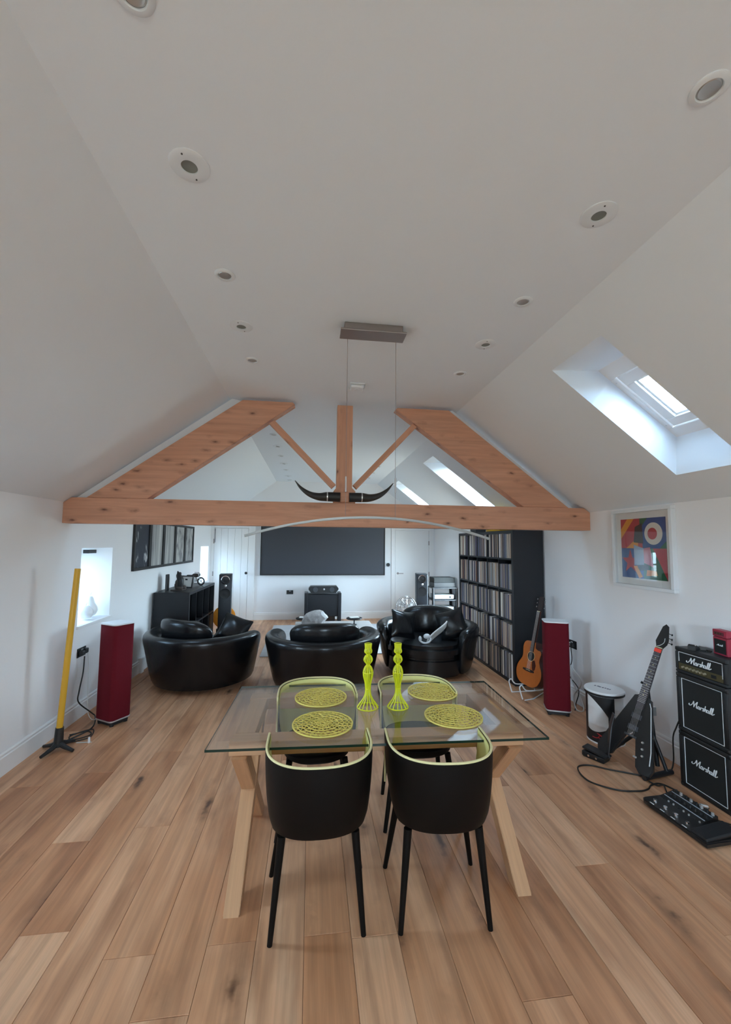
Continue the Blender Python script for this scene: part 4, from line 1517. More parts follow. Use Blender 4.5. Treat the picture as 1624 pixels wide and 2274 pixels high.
# ------------------------------------------------------------------ rug and coffee table with its objects
rug = B().box(-0.75, 1.75, 6.55, 8.95, 0, 0.012, 0.005).obj('rug', RUGM)
tag(rug, 'pale grey streaked rug on the floor between the leather chairs', 'rug')
ct = thing('coffee_table', 'low pale coffee table behind the middle leather chair', 'table', (0.38, 6.72, 0.0125))
B().box(-0.62, 0.62, -0.42, 0.42, 0.36, 0.40, 0.006).obj('table_top', TABLEW, ct)
for x in (-0.52, 0.52):
    for y in (-0.33, 0.33):
        B().box(x - 0.03, x + 0.03, y - 0.03, y + 0.03, 0, 0.36, 0.004).obj('leg', TABLEW, ct)
CTZ = 0.4125


def dish(label, loc, w_):
    t = thing('pedestal_dish', label, 'dish', loc, 0, 'black pedestal dishes')
    B().lathe([(0, 0), (0.05, 0.0), (0.045, 0.008), (0.014, 0.014), (0.011, 0.03), (0.012, 0.075), (0.03, 0.082), (0.125, 0.09), (0.13, 0.098), (0.128, 0.108), (0.10, 0.1), (0, 0.098)], 28, cap=False).obj('body', BLACK, t, smooth=True)
    B().box(-0.075, 0.075, -0.05, 0.05, 0.1095, 0.122, 0.003).obj('paper_stack', PAPER, t, rot=(0, 0, w_))


dish('black pedestal dish holding white paper, on the coffee table clear of the white ornament', (0.71, 6.80, CTZ), 0.2)
dish('black pedestal dish holding white paper, beside the white ornament', (-0.10, 6.86, CTZ), -0.1)
# plain faceted white ornament (generic lump of the same size)
wo = thing('white_ornament', 'lumpy white and grey faceted ornament on the coffee table', 'ornament', (0.07, 6.55, CTZ))
b = bmesh.new()
bmesh.ops.create_icosphere(b, subdivisions=3, radius=1)
rn = random.Random(4)
for v in b.verts:
    q = v.co.copy()
    s = 1 + 0.10 * math.sin(6 * q.x + 2) * math.cos(5 * q.z) + rn.uniform(-0.035, 0.035)
    v.co = Vector((q.x * 0.19 * s - 0.04 * max(0, -q.z), q.y * 0.12 * s, (q.z * 0.14 * s) + 0.135 + 0.03 * q.x))
    if v.co.z < 0.03:
        v.co.z = 0.03
B()._add(b).obj('body', mat('ornament_white', (0.50, 0.50, 0.50), 0.5, var=0.55, vscale=14), wo)
B().box(-0.21, 0.15, -0.13, 0.12, 0, 0.03, 0.003).obj('red_book_base', mat('terracotta_book', (0.30, 0.10, 0.06), 0.6), wo)

# ------------------------------------------------------------------ far end hi-fi
av = thing('speaker_cabinet', 'black boxy cabinet on legs under the screen, carrying the centre speaker', 'cabinet', (0.27, 9.30, 0))
B().box(-0.40, 0.40, -0.10, 0.22, 0.13, 0.61, 0.015).obj('body', SATIN, av)
for x in (-0.365, 0.365):
    B().box(x - 0.035, x + 0.035, -0.13, 0.22, 0, 0.64, 0.008).obj('side_post', SATIN, av)
B().box(-0.30, 0.28, 0.1, 0.2, 0.0, 0.127, 0.004).obj('plinth', mat('grey_plinth', (0.25, 0.24, 0.24), 0.6), av)
cspk = thing('centre_speaker', 'wide black centre speaker lying on the cabinet under the screen', 'speaker', (0.28, 9.28, 0.642))
out = [(-0.27, 0), (0.27, 0), (0.325, 0.07), (0.325, 0.10), (0.285, 0.145), (-0.285, 0.145), (-0.325, 0.10), (-0.325, 0.07)]
B().prism(out, -0.16, 0.10, M=Matrix.Rotation(PI / 2, 4, 'X'), bev=0.01).obj('cabinet', PLASTIC, cspk)
for x in (-0.18, 0.18):
    B().cyl((x, -0.10, 0.072), (x, -0.106, 0.072), 0.055, 0.05, 20).obj('driver', GREYC, cspk)
B().sph((0.01, -0.103, 0.08), 0.02, 12).obj('tweeter', SILVER, cspk, smooth=True)


def tower(label, loc, rz):
    t = thing('tower_speaker', label, 'speaker', loc, rz, 'slim black tower speakers')
    B().box(-0.105, 0.105, -0.14, 0.14, 0.03, 1.17, 0.012, 3).obj('cabinet', mat('tower_grey', (0.018, 0.022, 0.030), 0.45), t, smooth=40)
    B().box(-0.14, 0.14, -0.17, 0.17, 0, 0.03, 0.005).obj('plinth', BLACK, t)
    Mx = Matrix.Translation((0, -0.14, 1.075)) @ Matrix.Rotation(PI / 2, 4, 'X')
    B().lathe([(0.075, 0.0), (0.074, 0.012), (0.062, 0.014), (0.058, 0.006)], 32, M=Mx, cap=False).obj('driver_ring', CHROME, t, smooth=True)
    B().lathe([(0.060, 0.004), (0.03, 0.002), (0.018, 0.007), (0, 0.010)], 28, M=Mx, cap=False).obj('driver_cone', BLACK, t, smooth=True)
    B().lathe([(0.022, 0.003), (0.012, 0.013), (0, 0.015)], 16, M=Matrix.Translation((0, -0.14, 0.975)) @ Matrix.Rotation(PI / 2, 4, 'X'), cap=False).obj('tweeter', SILVER, t, smooth=True)
    Mx = Matrix.Translation((0, -0.14, 0.84)) @ Matrix.Rotation(PI / 2, 4, 'X')
    B().lathe([(0.09, 0.0), (0.088, 0.006), (0.07, 0.003), (0.03, 0.002), (0, 0.006)], 32, M=Mx, cap=False).obj('woofer', BLACK, t, smooth=True)
    return t


tw1 = tower('slim black tower speaker before the boarded white door', (-1.485, 7.62, 0), math.radians(8))
dup(tw1, (2.085, 7.75, 0), math.radians(-8), 'slim black tower speaker beside the hi-fi rack')

od = thing('orange_disc', 'round orange disc standing behind the tower speaker by the boarded door', 'disc', (-1.60, 8.15, 0))
Mx = Matrix.Translation((0, 0, 0.33)) @ Matrix.Rotation(PI / 2, 4, 'X')
B().lathe([(0.0, -0.03), (0.18, -0.028), (0.205, -0.015), (0.21, 0.0), (0.205, 0.015), (0.18, 0.028), (0, 0.03)], 36, M=Mx, cap=False).obj('disc', ORANGE, od, smooth=True)
B().box(-0.12, 0.12, -0.09, 0.09, 0, 0.13, 0.01).obj('stand', BLACK, od)

rk = thing('hifi_rack', 'black open hi-fi rack standing between far door and record shelf', 'rack', (2.66, 8.28, 0))
for z in (0.06, 0.33, 0.60, 0.84):
    B().box(-0.25, 0.25, -0.2, 0.2, z, z + 0.025, 0.003).obj('shelf', SATIN, rk)
for x in (-0.24, 0.24):
    for y in (-0.185, 0.185):
        B().cyl((x, y, 0), (x, y, 0.842), 0.025, n=12).obj('post', BLACK, rk)
rx = thing('turntable', 'black turntable with dark lid on top of the hi-fi rack', 'turntable', (2.66, 8.28, 0.866))
B().box(-0.22, 0.22, -0.17, 0.17, 0, 0.09, 0.006).obj('plinth', BLACK, rx)
B().box(-0.215, 0.215, -0.165, 0.165, 0.092, 0.19, 0.004).obj('lid', GRILLE, rx)
for k_, (z, hh, m_, lab) in enumerate(((0.626, 0.09, ALU, 'grey metal amplifier on the upper shelf of the hi-fi rack'), (0.356, 0.12, DIFF, 'pale grey hi-fi unit on the middle shelf of the hi-fi rack'))):
    am = thing('hifi_unit', lab, 'amplifier', (2.66, 8.28, z))
    B().box(-0.2, 0.2, -0.15, 0.15, 0.008, hh, 0.004).obj('case', m_, am)
    B().cyl((0.12, -0.15, hh / 2), (0.12, -0.165, hh / 2), 0.02, n=14).obj('dial', BLACK, am)
    B().box(-0.18, 0.18, -0.13, 0.13, 0, 0.0085).obj('feet', BLACK, am)

fn = thing('desk_fan', 'round chrome wire fan on a stand beyond the facing leather chair', 'fan', (1.70, 7.35, 0))
FM = Matrix.Translation((0, 0, 0.60)) @ Matrix.Rotation(math.radians(80), 4, 'X')
g = B()
for r, z in ((0.19, 0), (0.17, 0.045), (0.12, 0.065), (0.06, 0.075), (0.17, -0.045), (0.12, -0.065)):
    g.tube([FM @ Vector((r * math.cos(2 * PI * i / 32), r * math.sin(2 * PI * i / 32), z)) for i in range(32)], 0.004, 5, closed=True)
for i in range(20):
    a = 2 * PI * i / 20
    g.tube([FM @ Vector((r * math.cos(a), r * math.sin(a), z)) for r, z in ((0.03, 0.078), (0.12, 0.065), (0.17, 0.045), (0.19, 0), (0.17, -0.045), (0.05, -0.07))], 0.0025, 4)
g.obj('wire_cage', CHROME, fn, smooth=True)
bl_ = B()
for i in range(3):
    a0 = 2 * PI * i / 3
    bl_.quads([FM @ Vector((r * math.cos(a0 + da), r * math.sin(a0 + da), z)) for r, da, z in ((0.03, 0, 0.01), (0.15, -0.2, 0.02), (0.155, 0.75, -0.02), (0.03, 0.8, -0.01))], [(0, 1, 2, 3)])
bl_.obj('blades', SILVER, fn)
h = B()
h.cyl(FM @ Vector((0, 0, -0.14)), FM @ Vector((0, 0, 0.04)), 0.045, 0.03, 16)
h.cyl((0, 0.10, 0.02), (0, 0.10, 0.56), 0.014, n=10)
h.cyl((0, 0.05, 0), (0, 0.05, 0.025), 0.14, 0.12, 24)
h.obj('motor_stand', CHROME, fn, smooth=True)

# ------------------------------------------------------------------ record shelf
SHX, SHY, SHL, SHH = 2.50, 4.92, 1.92, 1.91
sf = thing('record_shelf', 'tall black cube shelf packed with records against the right wall', 'shelf', (SHX, SHY, 0))
SD = XR - 0.02 - SHX
tk = 0.03
B().box(0, SD, 0, 0.05, 0, SHH, 0.002).obj('side_panel', SATIN, sf)
B().box(0, SD, SHL - 0.05, SHL, 0, SHH, 0.002).obj('side_panel', SATIN, sf)
zs = [0.0, 0.385, 0.757, 1.137, 1.53, SHH - 0.04]
for i, z in enumerate(zs):
    B().box(0, SD, 0.05, SHL - 0.05, z, z + (0.04 if i in (0, 5) else 0.022)).obj('top_panel' if i == 5 else 'shelf_board', SATIN, sf)
cw = (SHL - 0.1) / 5
for c in range(1, 5):
    for r in range(5):
        z0 = zs[r] + (0.04 if r == 0 else 0.022)
        B().box(0.002, SD, 0.05 + c * cw - 0.009, 0.05 + c * cw + 0.009, z0, zs[r + 1]).obj('divider', SATIN, sf)
B().box(SD - 0.008, SD + 0.004, 0.05, SHL - 0.05, 0.02, SHH - 0.02).obj('back_panel', SATIN, sf)

# records: sleeve tones come from a small palette of shared materials
pal = ['6e6a6a', '8d8882', 'a39a8e', 'b9b2a6', '57534f', '3b3a42', '2b2a33', '7c756e', '958b80', '4c4750', '8a7a6c', 'a08a78', '67605c', '39334d', '6b4a42', 'c9c4bc', '50566a', '7a7f88']
RM = [mat('sleeve_%s' % c, tuple(min(0.8, v * 1.7) for v in rgb(c)[:3]), 0.6) for c in pal]
rr_ = random.Random(3)
RN = ('bottom', 'second lowest', 'middle', 'second highest', 'top')
CN = ('first', 'second', 'third')
base_me = {}
stuffb = {}
for c in range(5):
    for r in range(5):
        z0 = zs[r] + (0.04 if r == 0 else 0.022)
        y0 = SHY + 0.05 + c * cw + (0.010 if c else 0.001)
        y1 = SHY + 0.05 + (c + 1) * cw - 0.010
        n = 20
        th = (y1 - y0) / n
        for i in range(n):
            mi = rr_.randrange(len(RM))
            hh = 0.315 + rr_.uniform(-0.006, 0.004)
            dx = rr_.uniform(0.004, 0.02)
            tk_ = th * rr_.uniform(0.78, 0.97)
            if c < 3:
                key = (mi, i % 3)
                if key not in base_me:
                    o = B().box(0, 0.315, 0, 1, 0, 0.315, 0).obj('record_sleeve', RM[mi])
                    base_me[key] = o.data
                else:
                    o = bpy.data.objects.new('record_sleeve', base_me[key])
                    COL.objects.link(o)
                o.location = (SHX + dx, y0 + i * th, z0)
                o.scale = (1, tk_, hh / 0.315)
                tag(o, 'record sleeve in the %s row, %s column from the camera, of the black shelf' % (RN[r], CN[c]), 'record', 'records in the %s row, %s column' % (RN[r], CN[c]))
            else:
                stuffb.setdefault(mi, []).append((SHX + dx, y0 + i * th, z0, tk_, hh))
sb = B()
far_bm = bmesh.new()
for mi, L in stuffb.items():
    for x, y, z, t_, hh in L:
        g_ = bmesh.ops.create_cube(far_bm, size=1, matrix=Matrix.Translation((x + 0.157, y + t_ / 2, z + hh / 2)) @ Matrix.Diagonal((0.315, t_, hh, 1)))
        for v in g_['verts']:
            for f_ in v.link_faces:
                f_.material_index = mi
me = bpy.data.meshes.new('packed_records')
far_bm.to_mesh(me)
far_bm.free()
for m_ in RM:
    me.materials.append(m_)
o = bpy.data.objects.new('packed_records', me)
COL.objects.link(o)
o['kind'] = 'stuff'
tag(o, 'packed record sleeves filling the far columns of the tall black shelf', 'records')

yb = thing('yellow_case', 'flat yellow case lying on top of the record shelf', 'case', (2.66, 5.60, SHH))
B().box(-0.12, 0.12, -0.22, 0.22, 0, 0.07, 0.015).obj('body', mat('bright_yellow', (0.75, 0.42, 0.02), 0.5), yb, smooth=True)
B().box(-0.121, 0.121, -0.221, 0.221, 0.03, 0.038).obj('seam', BLACK, yb)
bk = thing('black_box', 'small black box on top of the record shelf beyond the yellow case', 'box', (2.62, 6.30, SHH))
B().box(-0.08, 0.08, -0.12, 0.12, 0, 0.08, 0.006).obj('body', BLACK, bk)
B().box(-0.082, 0.082, -0.122, 0.122, 0.08, 0.10, 0.004).obj('lid', BLACK, bk)

# ------------------------------------------------------------------ acoustic guitar on a white wire stand
def frame(origin, up, right):
    up = Vector(up).normalized()
    right = Vector(right)
    right = (right - up * right.dot(up)).normalized()
    n = right.cross(up)
    Mx = Matrix((right, up, n)).transposed().to_4x4()
    Mx.translation = Vector(origin)
    return Mx


AG = frame((2.50, 4.66, 0.10), (0.235, 0.02, 1.03), (0.22, -0.97, 0.0))
ag = thing('acoustic_guitar', 'acoustic guitar with orange top standing against the black shelf side', 'guitar', M=AG)
half = [(0.0, 0.0), (0.09, 0.006), (0.155, 0.04), (0.19, 0.10), (0.198, 0.155), (0.185, 0.21), (0.155, 0.26), (0.135, 0.30), (0.133, 0.34), (0.143, 0.39), (0.147, 0.43), (0.135, 0.47), (0.10, 0.497), (0.04, 0.50)]
R = [(p.x, p.y) for p in smoothpath([(x, y, 0) for x, y in half[:10]], 3)]
Rr = R + [(0.142, 0.405), (0.125, 0.425), (0.085, 0.425), (0.045, 0.44), (0.035, 0.50)]      # cutaway side
Ll = [(-p.x, p.y) for p in smoothpath([(x, y, 0) for x, y in half], 3)]
outl = Rr + Ll[::-1][:-1]
B().prism(outl, -0.10, -0.003).obj('body_sides', GSIDE, ag)
B().prism([(x * 0.995, y * 0.995 + 0.001) for x, y in outl], -0.003, 0.002).obj('soundboard', GTOP, ag)
B().cyl((0, 0.335, 0.0015), (0, 0.335, 0.0028), 0.051, n=32).obj('sound_hole', BLACK, ag)
B().tube([(0.056 * math.cos(2 * PI * i / 32), 0.335 + 0.056 * math.sin(2 * PI * i / 32), 0.0025) for i in range(32)], 0.002, 4, closed=True).obj('rosette', CREAM, ag)
B().prism([(0.03, 0.30), (0.07, 0.30), (0.095, 0.25), (0.09, 0.20), (0.065, 0.18), (0.045, 0.21), (0.035, 0.25)], 0.002, 0.0035).obj('pickguard', GSIDE, ag)
B().prism([(-0.085, 0.165), (-0.045, 0.158), (0.045, 0.158), (0.085, 0.165), (0.085, 0.182), (0.04, 0.188), (-0.04, 0.188), (-0.085, 0.182)], 0.002, 0.011).obj('bridge', ROSEW, ag)
B().box(-0.037, 0.037, 0.174, 0.177, 0.011, 0.0145).obj('bridge_saddle', CREAM, ag)
B().prism([(-0.028, 0.39), (0.028, 0.39), (0.0225, 0.86), (-0.0225, 0.86)], 0.002, 0.009).obj('fingerboard', ROSEW, ag)
B().prism([(-0.026, 0.49), (0.026, 0.49), (0.022, 0.86), (-0.022, 0.86)], -0.022, 0.002, bev=0.006).obj('neck', GSIDE, ag)
B().box(-0.022, 0.022, 0.858, 0.864, 0.002, 0.011).obj('nut', CREAM, ag)
B().prism([(-0.022, 0.86), (0.022, 0.86), (0.036, 0.90), (0.036, 1.03), (0.012, 1.04), (-0.012, 1.04), (-0.036, 1.03), (-0.036, 0.90)], -0.018, -0.001, M=Matrix.Translation((0, 0, 0)), bev=0.002).obj('headstock', ROSEW, ag)
for s in (-1, 1):
    for y in (0.91, 0.955, 1.0):
        B().cyl((s * 0.034, y, -0.01), (s * 0.062, y, -0.01), 0.004, n=6)._add(bmesh.new()).sph((s * 0.064, y, -0.01), 0.010, 8, (0.7, 1, 0.6)).obj('tuning_peg', CHROME, ag)
sg = B()
for i in range(6):
    x = -0.019 + i * 0.0076
    sg.tube([(x * 1.3, 0.176, 0.0145), (x, 0.40, 0.0125), (x, 0.861, 0.0115)], 0.0007, 4)
sg.obj('strings', SILVER, ag)

st = thing('guitar_stand', 'white bent wire stand cradling the acoustic guitar', 'stand', (2.45, 4.6, 0))
def hook(yv, xv):
    pts = smoothpath([(xv - 0.11, yv, 0.006), (xv - 0.125, yv + 0.01, 0.07), (xv - 0.135, yv + 0.015, 0.13), (xv - 0.105, yv + 0.02, 0.15), (xv - 0.075, yv + 0.025, 0.11), (xv - 0.03, yv + 0.03, 0.085), (xv + 0.10, yv + 0.045, 0.08), (xv + 0.20, yv + 0.06, 0.085)], 5)
    return B().tube(pts, 0.007, 8)
hook(0.13, 0.02).obj('hook_arm', WPLAST, st, smooth=True)
hook(-0.10, 0.03).obj('hook_arm', WPLAST, st, smooth=True)
B().tube([(-0.09, 0.13, 0.006), (0.0, 0.135, 0.006), (0.20, 0.14, 0.006)], 0.006, 8).obj('floor_bar', WPLAST, st, smooth=True)
B().tube([(-0.07, -0.13, 0.006), (0.05, -0.10, 0.006), (0.20, 0.02, 0.006)], 0.006, 8).obj('floor_bar', WPLAST, st, smooth=True)
B().tube([(0.20, 0.14, 0.006), (0.22, 0.19, 0.085), (0.24, -0.07, 0.085), (0.20, 0.02, 0.006)], 0.006, 8).obj('rear_loop', WPLAST, st, smooth=True)

# ------------------------------------------------------------------ white drum stool
dr = thing('drum_stool', 'white steel drum with black and red printed body by the right wall', 'stool', (2.635, 3.525, 0))
RD = 0.150
B().lathe([(RD, 0.0), (RD, 0.012), (RD - 0.004, 0.02), (RD - 0.004, 0.15), (RD - 0.001, 0.158), (RD - 0.004, 0.166), (RD - 0.004, 0.30), (RD - 0.001, 0.308), (RD - 0.004, 0.316), (RD - 0.004, 0.425)], 48).obj('drum_body', WHITE, dr, smooth=50)
B().lathe([(0.0, 0.425), (RD + 0.006, 0.425), (RD + 0.012, 0.430), (RD + 0.012, 0.438), (RD + 0.006, 0.446), (0.0, 0.447)], 48, cap=False).obj('lid', WHITE, dr, smooth=40)
B().lathe([(RD - 0.002, 0.405), (RD + 0.011, 0.41), (RD + 0.0115, 0.428), (RD - 0.002, 0.4285)], 48, cap=False).obj('lid_rim', BLACK, dr, smooth=40)


def wrap(name, a0, a1, zlo, zhi, m_, rad=RD - 0.0005):
    """A printed patch following the drum; lower and upper edge given as functions of the angle 0..1."""
    n = 24
    vs, fs = [], []
    for i in range(n + 1):
        k = i / n
        a = math.radians(a0 + (a1 - a0) * k)
        lo, hi = zlo(k), zhi(k)
        for q in range(5):
            z = lo + (hi - lo) * q / 4
            vs.append((rad * math.cos(a), rad * math.sin(a), z))
            
    for i in range(n):
        for q in range(4):
            fs.append((i * 5 + q, (i + 1) * 5 + q, (i + 1) * 5 + q + 1, i * 5 + q + 1))
    return B().quads(vs, fs).obj(name, m_, dr, smooth=True)


wrap('printed_band', 145, 263, lambda k: 0.012, lambda k: 0.15 - 0.05 * math.sin(min(1, k * 1.15) * PI), BLACK)
wrap('printed_band', 262, 325, lambda k: 0.012, lambda k: 0.05, BLACK)
wrap('printed_band', 243, 263, lambda k: 0.10, lambda k: 0.404, BLACK)
wrap('printed_band', 166, 246, lambda k: 0.40 - 0.17 * k ** 2.0, lambda k: 0.4041, BLACK, RD - 0.0003)
wrap('printed_band', 143, 170, lambda k: 0.10, lambda k: 0.404, BLACK)
RDm = mat('emblem_red', (0.45, 0.02, 0.03), 0.5)


def emblem(pts, r_=0.004):
    b_ = B()
    P = []
    for u, z in pts:
        a = math.radians(u)
        P.append(((RD + 0.0005) * math.cos(a), (RD + 0.0005) * math.sin(a), z))
    return b_.tube(smoothpath(P, 3), r_, 5)


emblem([(192, 0.05), (203, 0.05), (212, 0.06), (216, 0.085), (208, 0.09)]).obj('red_emblem', RDm, dr)
emblem([(213, 0.06), (220, 0.04), (232, 0.028), (244, 0.028)]).obj('red_emblem', RDm, dr)
emblem([(212, 0.088), (222, 0.078), (230, 0.078)], 0.006).obj('red_emblem', RDm, dr)
lt = B()
for i, (u, v, l) in enumerate(((-0.085, 0.0, 0.014), (-0.062, 0.004, 0.02), (-0.040, -0.002, 0.014), (-0.018, 0.0, 0.016), (0.004, 0.002, 0.012), (0.024, 0.0, 0.016), (0.045, 0.0, 0.01))):
    lt.box(u, u + l, -0.01 + v, 0.012 + v, 0.4470, 0.4476)
lt.obj('lid_lettering', mat('faded_print', (0.10, 0.11, 0.16), 0.6), dr, rot=(0, 0, math.radians(-62)))

# ------------------------------------------------------------------ black V guitar on a black stand
EG = frame((2.385, 3.020, 0.075), (0.460, 0.04, 0.985), (0.50, -0.86, 0.0))
eg = thing('electric_guitar', 'black V-shaped electric guitar leaning on its stand by the drum', 'guitar', M=EG)
vb = [(-0.20, 0.045), (-0.185, 0.0), (-0.12, -0.012), (-0.085, 0.02), (-0.035, 0.20), (0.0, 0.245), (0.035, 0.20), (0.085, 0.02), (0.12, -0.012), (0.185, 0.0), (0.20, 0.045), (0.115, 0.33), (0.06, 0.51), (0.03, 0.525), (-0.03, 0.525), (-0.06, 0.51), (-0.115, 0.33)]
B().prism(vb, -0.04, 0.0, bev=0.006).obj('body', PLASTIC, eg)
B().tube([(0.055, 0.49, 0.001), (0.072, 0.46, 0.002), (0.155, 0.16, 0.002), (0.17, 0.07, 0.002)], 0.0035, 6).obj('white_edge_line', WPLAST, eg)
B().prism([(-0.029, 0.42), (0.029, 0.42), (0.022, 0.925), (-0.022, 0.925)], 0.001, 0.010).obj('fingerboard', mat('purple_rosewood', (0.035, 0.026, 0.034), 0.45, var=0.3, vscale=60), eg)
B().prism([(-0.027, 0.50), (0.027, 0.50), (0.021, 0.925), (-0.021, 0.925)], -0.018, 0.001, bev=0.005).obj('neck', PLASTIC, eg)
ft = B()
for i in range(1, 22):
    y = 0.925 - 0.64 * (1 - 2 ** (-i / 12))
    if y > 0.43:
        wf = 0.022 + (0.925 - y) * 0.014
        ft.box(-wf, wf, y - 0.0012, y + 0.0012, 0.010, 0.0115)
ft.obj('frets', SILVER, eg)
dt = B()
for i in (3, 5, 7, 9, 12, 15, 17):
    y = 0.925 - 0.64 * (1 - 2 ** (-(i - 0.5) / 12))
    dt.cyl((0, y, 0.0098), (0, y, 0.0106), 0.0045, n=10)
dt.obj('fret_markers', CREAM, eg)
B().box(-0.0245, 0.0245, 0.885, 0.915, 0.0115, 0.0145, 0.001).obj('red_fret_wrap', mat('red_wrap', (0.75, 0.045, 0.02), 0.6), eg)
B().box(-0.023, 0.023, 0.922, 0.928, 0.0, 0.012).obj('nut', CREAM, eg)
B().prism([(-0.022, 0.925), (0.022, 0.925), (0.042, 0.965), (0.044, 1.00), (0.018, 1.11), (-0.004, 1.125), (-0.022, 1.10), (-0.040, 0.975)], -0.015, 0.0, bev=0.003).obj('headstock', PLASTIC, eg)
B().tube(smoothpath([(-0.018, 0.935, 0.001), (0.0, 0.945, 0.001), (0.02, 0.975, 0.001), (0.018, 1.01, 0.001)], 4), 0.0022, 5).obj('headstock_line', WPLAST, eg)
for i in range(3):
    y = 0.985 + i * 0.036
    x = 0.043 - i * 0.008
    B().cyl((x, y, -0.007), (x + 0.022, y - 0.003, -0.007), 0.003, n=6).sph((x + 0.026, y - 0.003, -0.007), 0.0085, 8, (0.8, 1, 0.7)).obj('tuning_peg', PLASTIC, eg)
for y in (0.36, 0.27):
    B().box(-0.036, 0.036, y - 0.018, y + 0.018, 0.0, 0.010, 0.002).obj('pickup', GREYC, eg)
B().box(-0.042, 0.042, 0.20, 0.216, 0.0, 0.012, 0.002).obj('bridge', GREYC, eg)
for x, y in ((0.088, 0.20), (0.098, 0.155), (0.11, 0.11)):
    B().cyl((x, y, 0), (x, y, 0.014), 0.009, 0.007, 12).obj('control_knob', SILVER, eg)
B().box(0.055, 0.08, 0.075, 0.088, 0.0, 0.006, 0.002).obj('jack_plate', SILVER, eg)
sg = B()
for i in range(6):
    x = -0.017 + i * 0.0068
    sg.tube([(x * 1.25, 0.21, 0.0135), (x, 0.925, 0.0125)], 0.0006, 4)
sg.obj('strings', SILVER, eg)

gs = thing('guitar_stand', 'black folding tripod stand behind the black V-shaped guitar', 'stand', (2.60, 3.04, 0))
B().cyl((0.065, 0.03, 0.62), (0.085, -0.02, 0.03), 0.016, n=12).obj('upright', BLACK, gs, smooth=True)
B().cyl((-0.14, -0.145, 0.02), (0.14, -0.09, 0.02), 0.019, n=12).obj('front_foot', BLACK, gs, smooth=True)
B().cyl((0.05, -0.01, 0.30), (0.09, -0.10, 0.03), 0.013, n=10).obj('leg', BLACK, gs, smooth=True)
B().cyl((0.06, 0.02, 0.32), (-0.13, 0.24, 0.02), 0.014, n=10).obj('leg', BLACK, gs, smooth=True)
B().cyl((0.06, 0.02, 0.32), (0.20, 0.22, 0.02), 0.014, n=10).obj('leg', BLACK, gs, smooth=True)
B().tube([(0.065, 0.03, 0.60), (0.05, 0.035, 0.63), (0.03, 0.045, 0.64)], 0.010, 8).obj('neck_yoke', BLACK, gs, smooth=True)
B().box(0.05, 0.10, -0.02, 0.05, 0.40, 0.47, 0.006).obj('clamp', SILVER, gs)

st2 = thing('wah_pedal', 'black rocker pedal with chrome knobs on the floor beside the drum', 'pedal', (2.325, 3.235, 0), math.radians(28))
B().box(-0.05, 0.05, -0.09, 0.09, 0.004, 0.045, 0.008).obj('housing', PLASTIC, st2)
B().box(-0.045, 0.045, -0.10, 0.095, 0.05, 0.066, 0.006, M=Matrix.Rotation(math.radians(6), 4, 'X')).obj('treadle', BLACK, st2)
for y in (-0.03, 0.03):
    B().cyl((-0.05, y, 0.025), (-0.06, y, 0.025), 0.008, n=10).obj('knob', CHROME, st2)
B().box(-0.045, 0.045, -0.08, 0.08, 0, 0.0045).obj('rubber_base', BLACK, st2)

# strap hanging from the guitar
sp = B().tube(smoothpath([(2.395, 3.10, 0.40), (2.37, 3.11, 0.31), (2.345, 3.10, 0.20), (2.335, 3.105, 0.10), (2.345, 3.10, 0.075)], 5), 0.02, sq=(0.06, 0.006)).obj('guitar_strap', mat('grey_strap', (0.035, 0.037, 0.045), 0.4), None, smooth=True)
tag(sp, 'wide dark strap hanging from the black V-shaped guitar', 'strap')

# ------------------------------------------------------------------ amplifier stack
AX, AY0, AY1 = 2.70, 2.445, 2.828


def script_logo(h, r):
    """The maker's script, drawn as joined pen strokes; x to the right, y up, cap height h."""
    S = [[(-.55, .38), (-.62, .22), (-.45, .12), (-.2, .22), (.05, .55), (.22, 1.05)], [(.22, 1.05), (.30, .6), (.34, .05)], [(.34, .05), (.6, .65), (.92, 1.12)], [(.92, 1.12), (.84, .6), (.84, .12), (.98, .03), (1.12, .16)]]

    def a_(x):
        c = [(x + .2 + .17 * math.cos(t), .25 + .22 * math.sin(t)) for t in [0.6 + i * 2 * PI / 10 for i in range(11)]]
        return [c, [(x + .38, .46), (x + .36, .1), (x + .44, .02), (x + .54, .12)]]
    S += a_(1.05)
    S += [[(1.62, .02), (1.66, .46)], [(1.64, .28), (1.76, .45), (1.9, .42)]]
    S += [[(2.24, .40), (2.12, .48), (2.02, .38), (2.2, .2), (2.14, .04), (1.98, .05)], [(2.14, .04), (2.3, .1)]]
    S += [[(2.34, .02), (2.44, 1.0)], [(2.40, .28), (2.54, .47), (2.64, .38), (2.64, .06), (2.76, .06)]]
    S += a_(2.72)
    S += [[(3.30, .1), (3.44, 1.05), (3.52, .9), (3.38, .08), (3.52, .06)], [(3.60, .1), (3.76, 1.12), (3.84, .95), (3.68, .06), (3.9, .08), (4.1, .25)]]
    b_ = B()
    for s in S:
        P = smoothpath([((x - 1.75 + 0.18 * y) * h, y * h, 0) for x, y in s], 3)
        b_.tube(P, r, 5)
    return b_


def amp_unit(name, label, z0, z1, cat='amplifier'):
    t = thing(name, label, cat, (AX, (AY0 + AY1) / 2, z0))
    return t


hw = (AY1 - AY0) / 2
DP = 0.20
LM = Matrix(((0, 0, -1, 0), (-1, 0, 0, 0), (0, 1, 0, 0), (0, 0, 0, 1)))     # logo plane: right = -y, up = z, out = -x


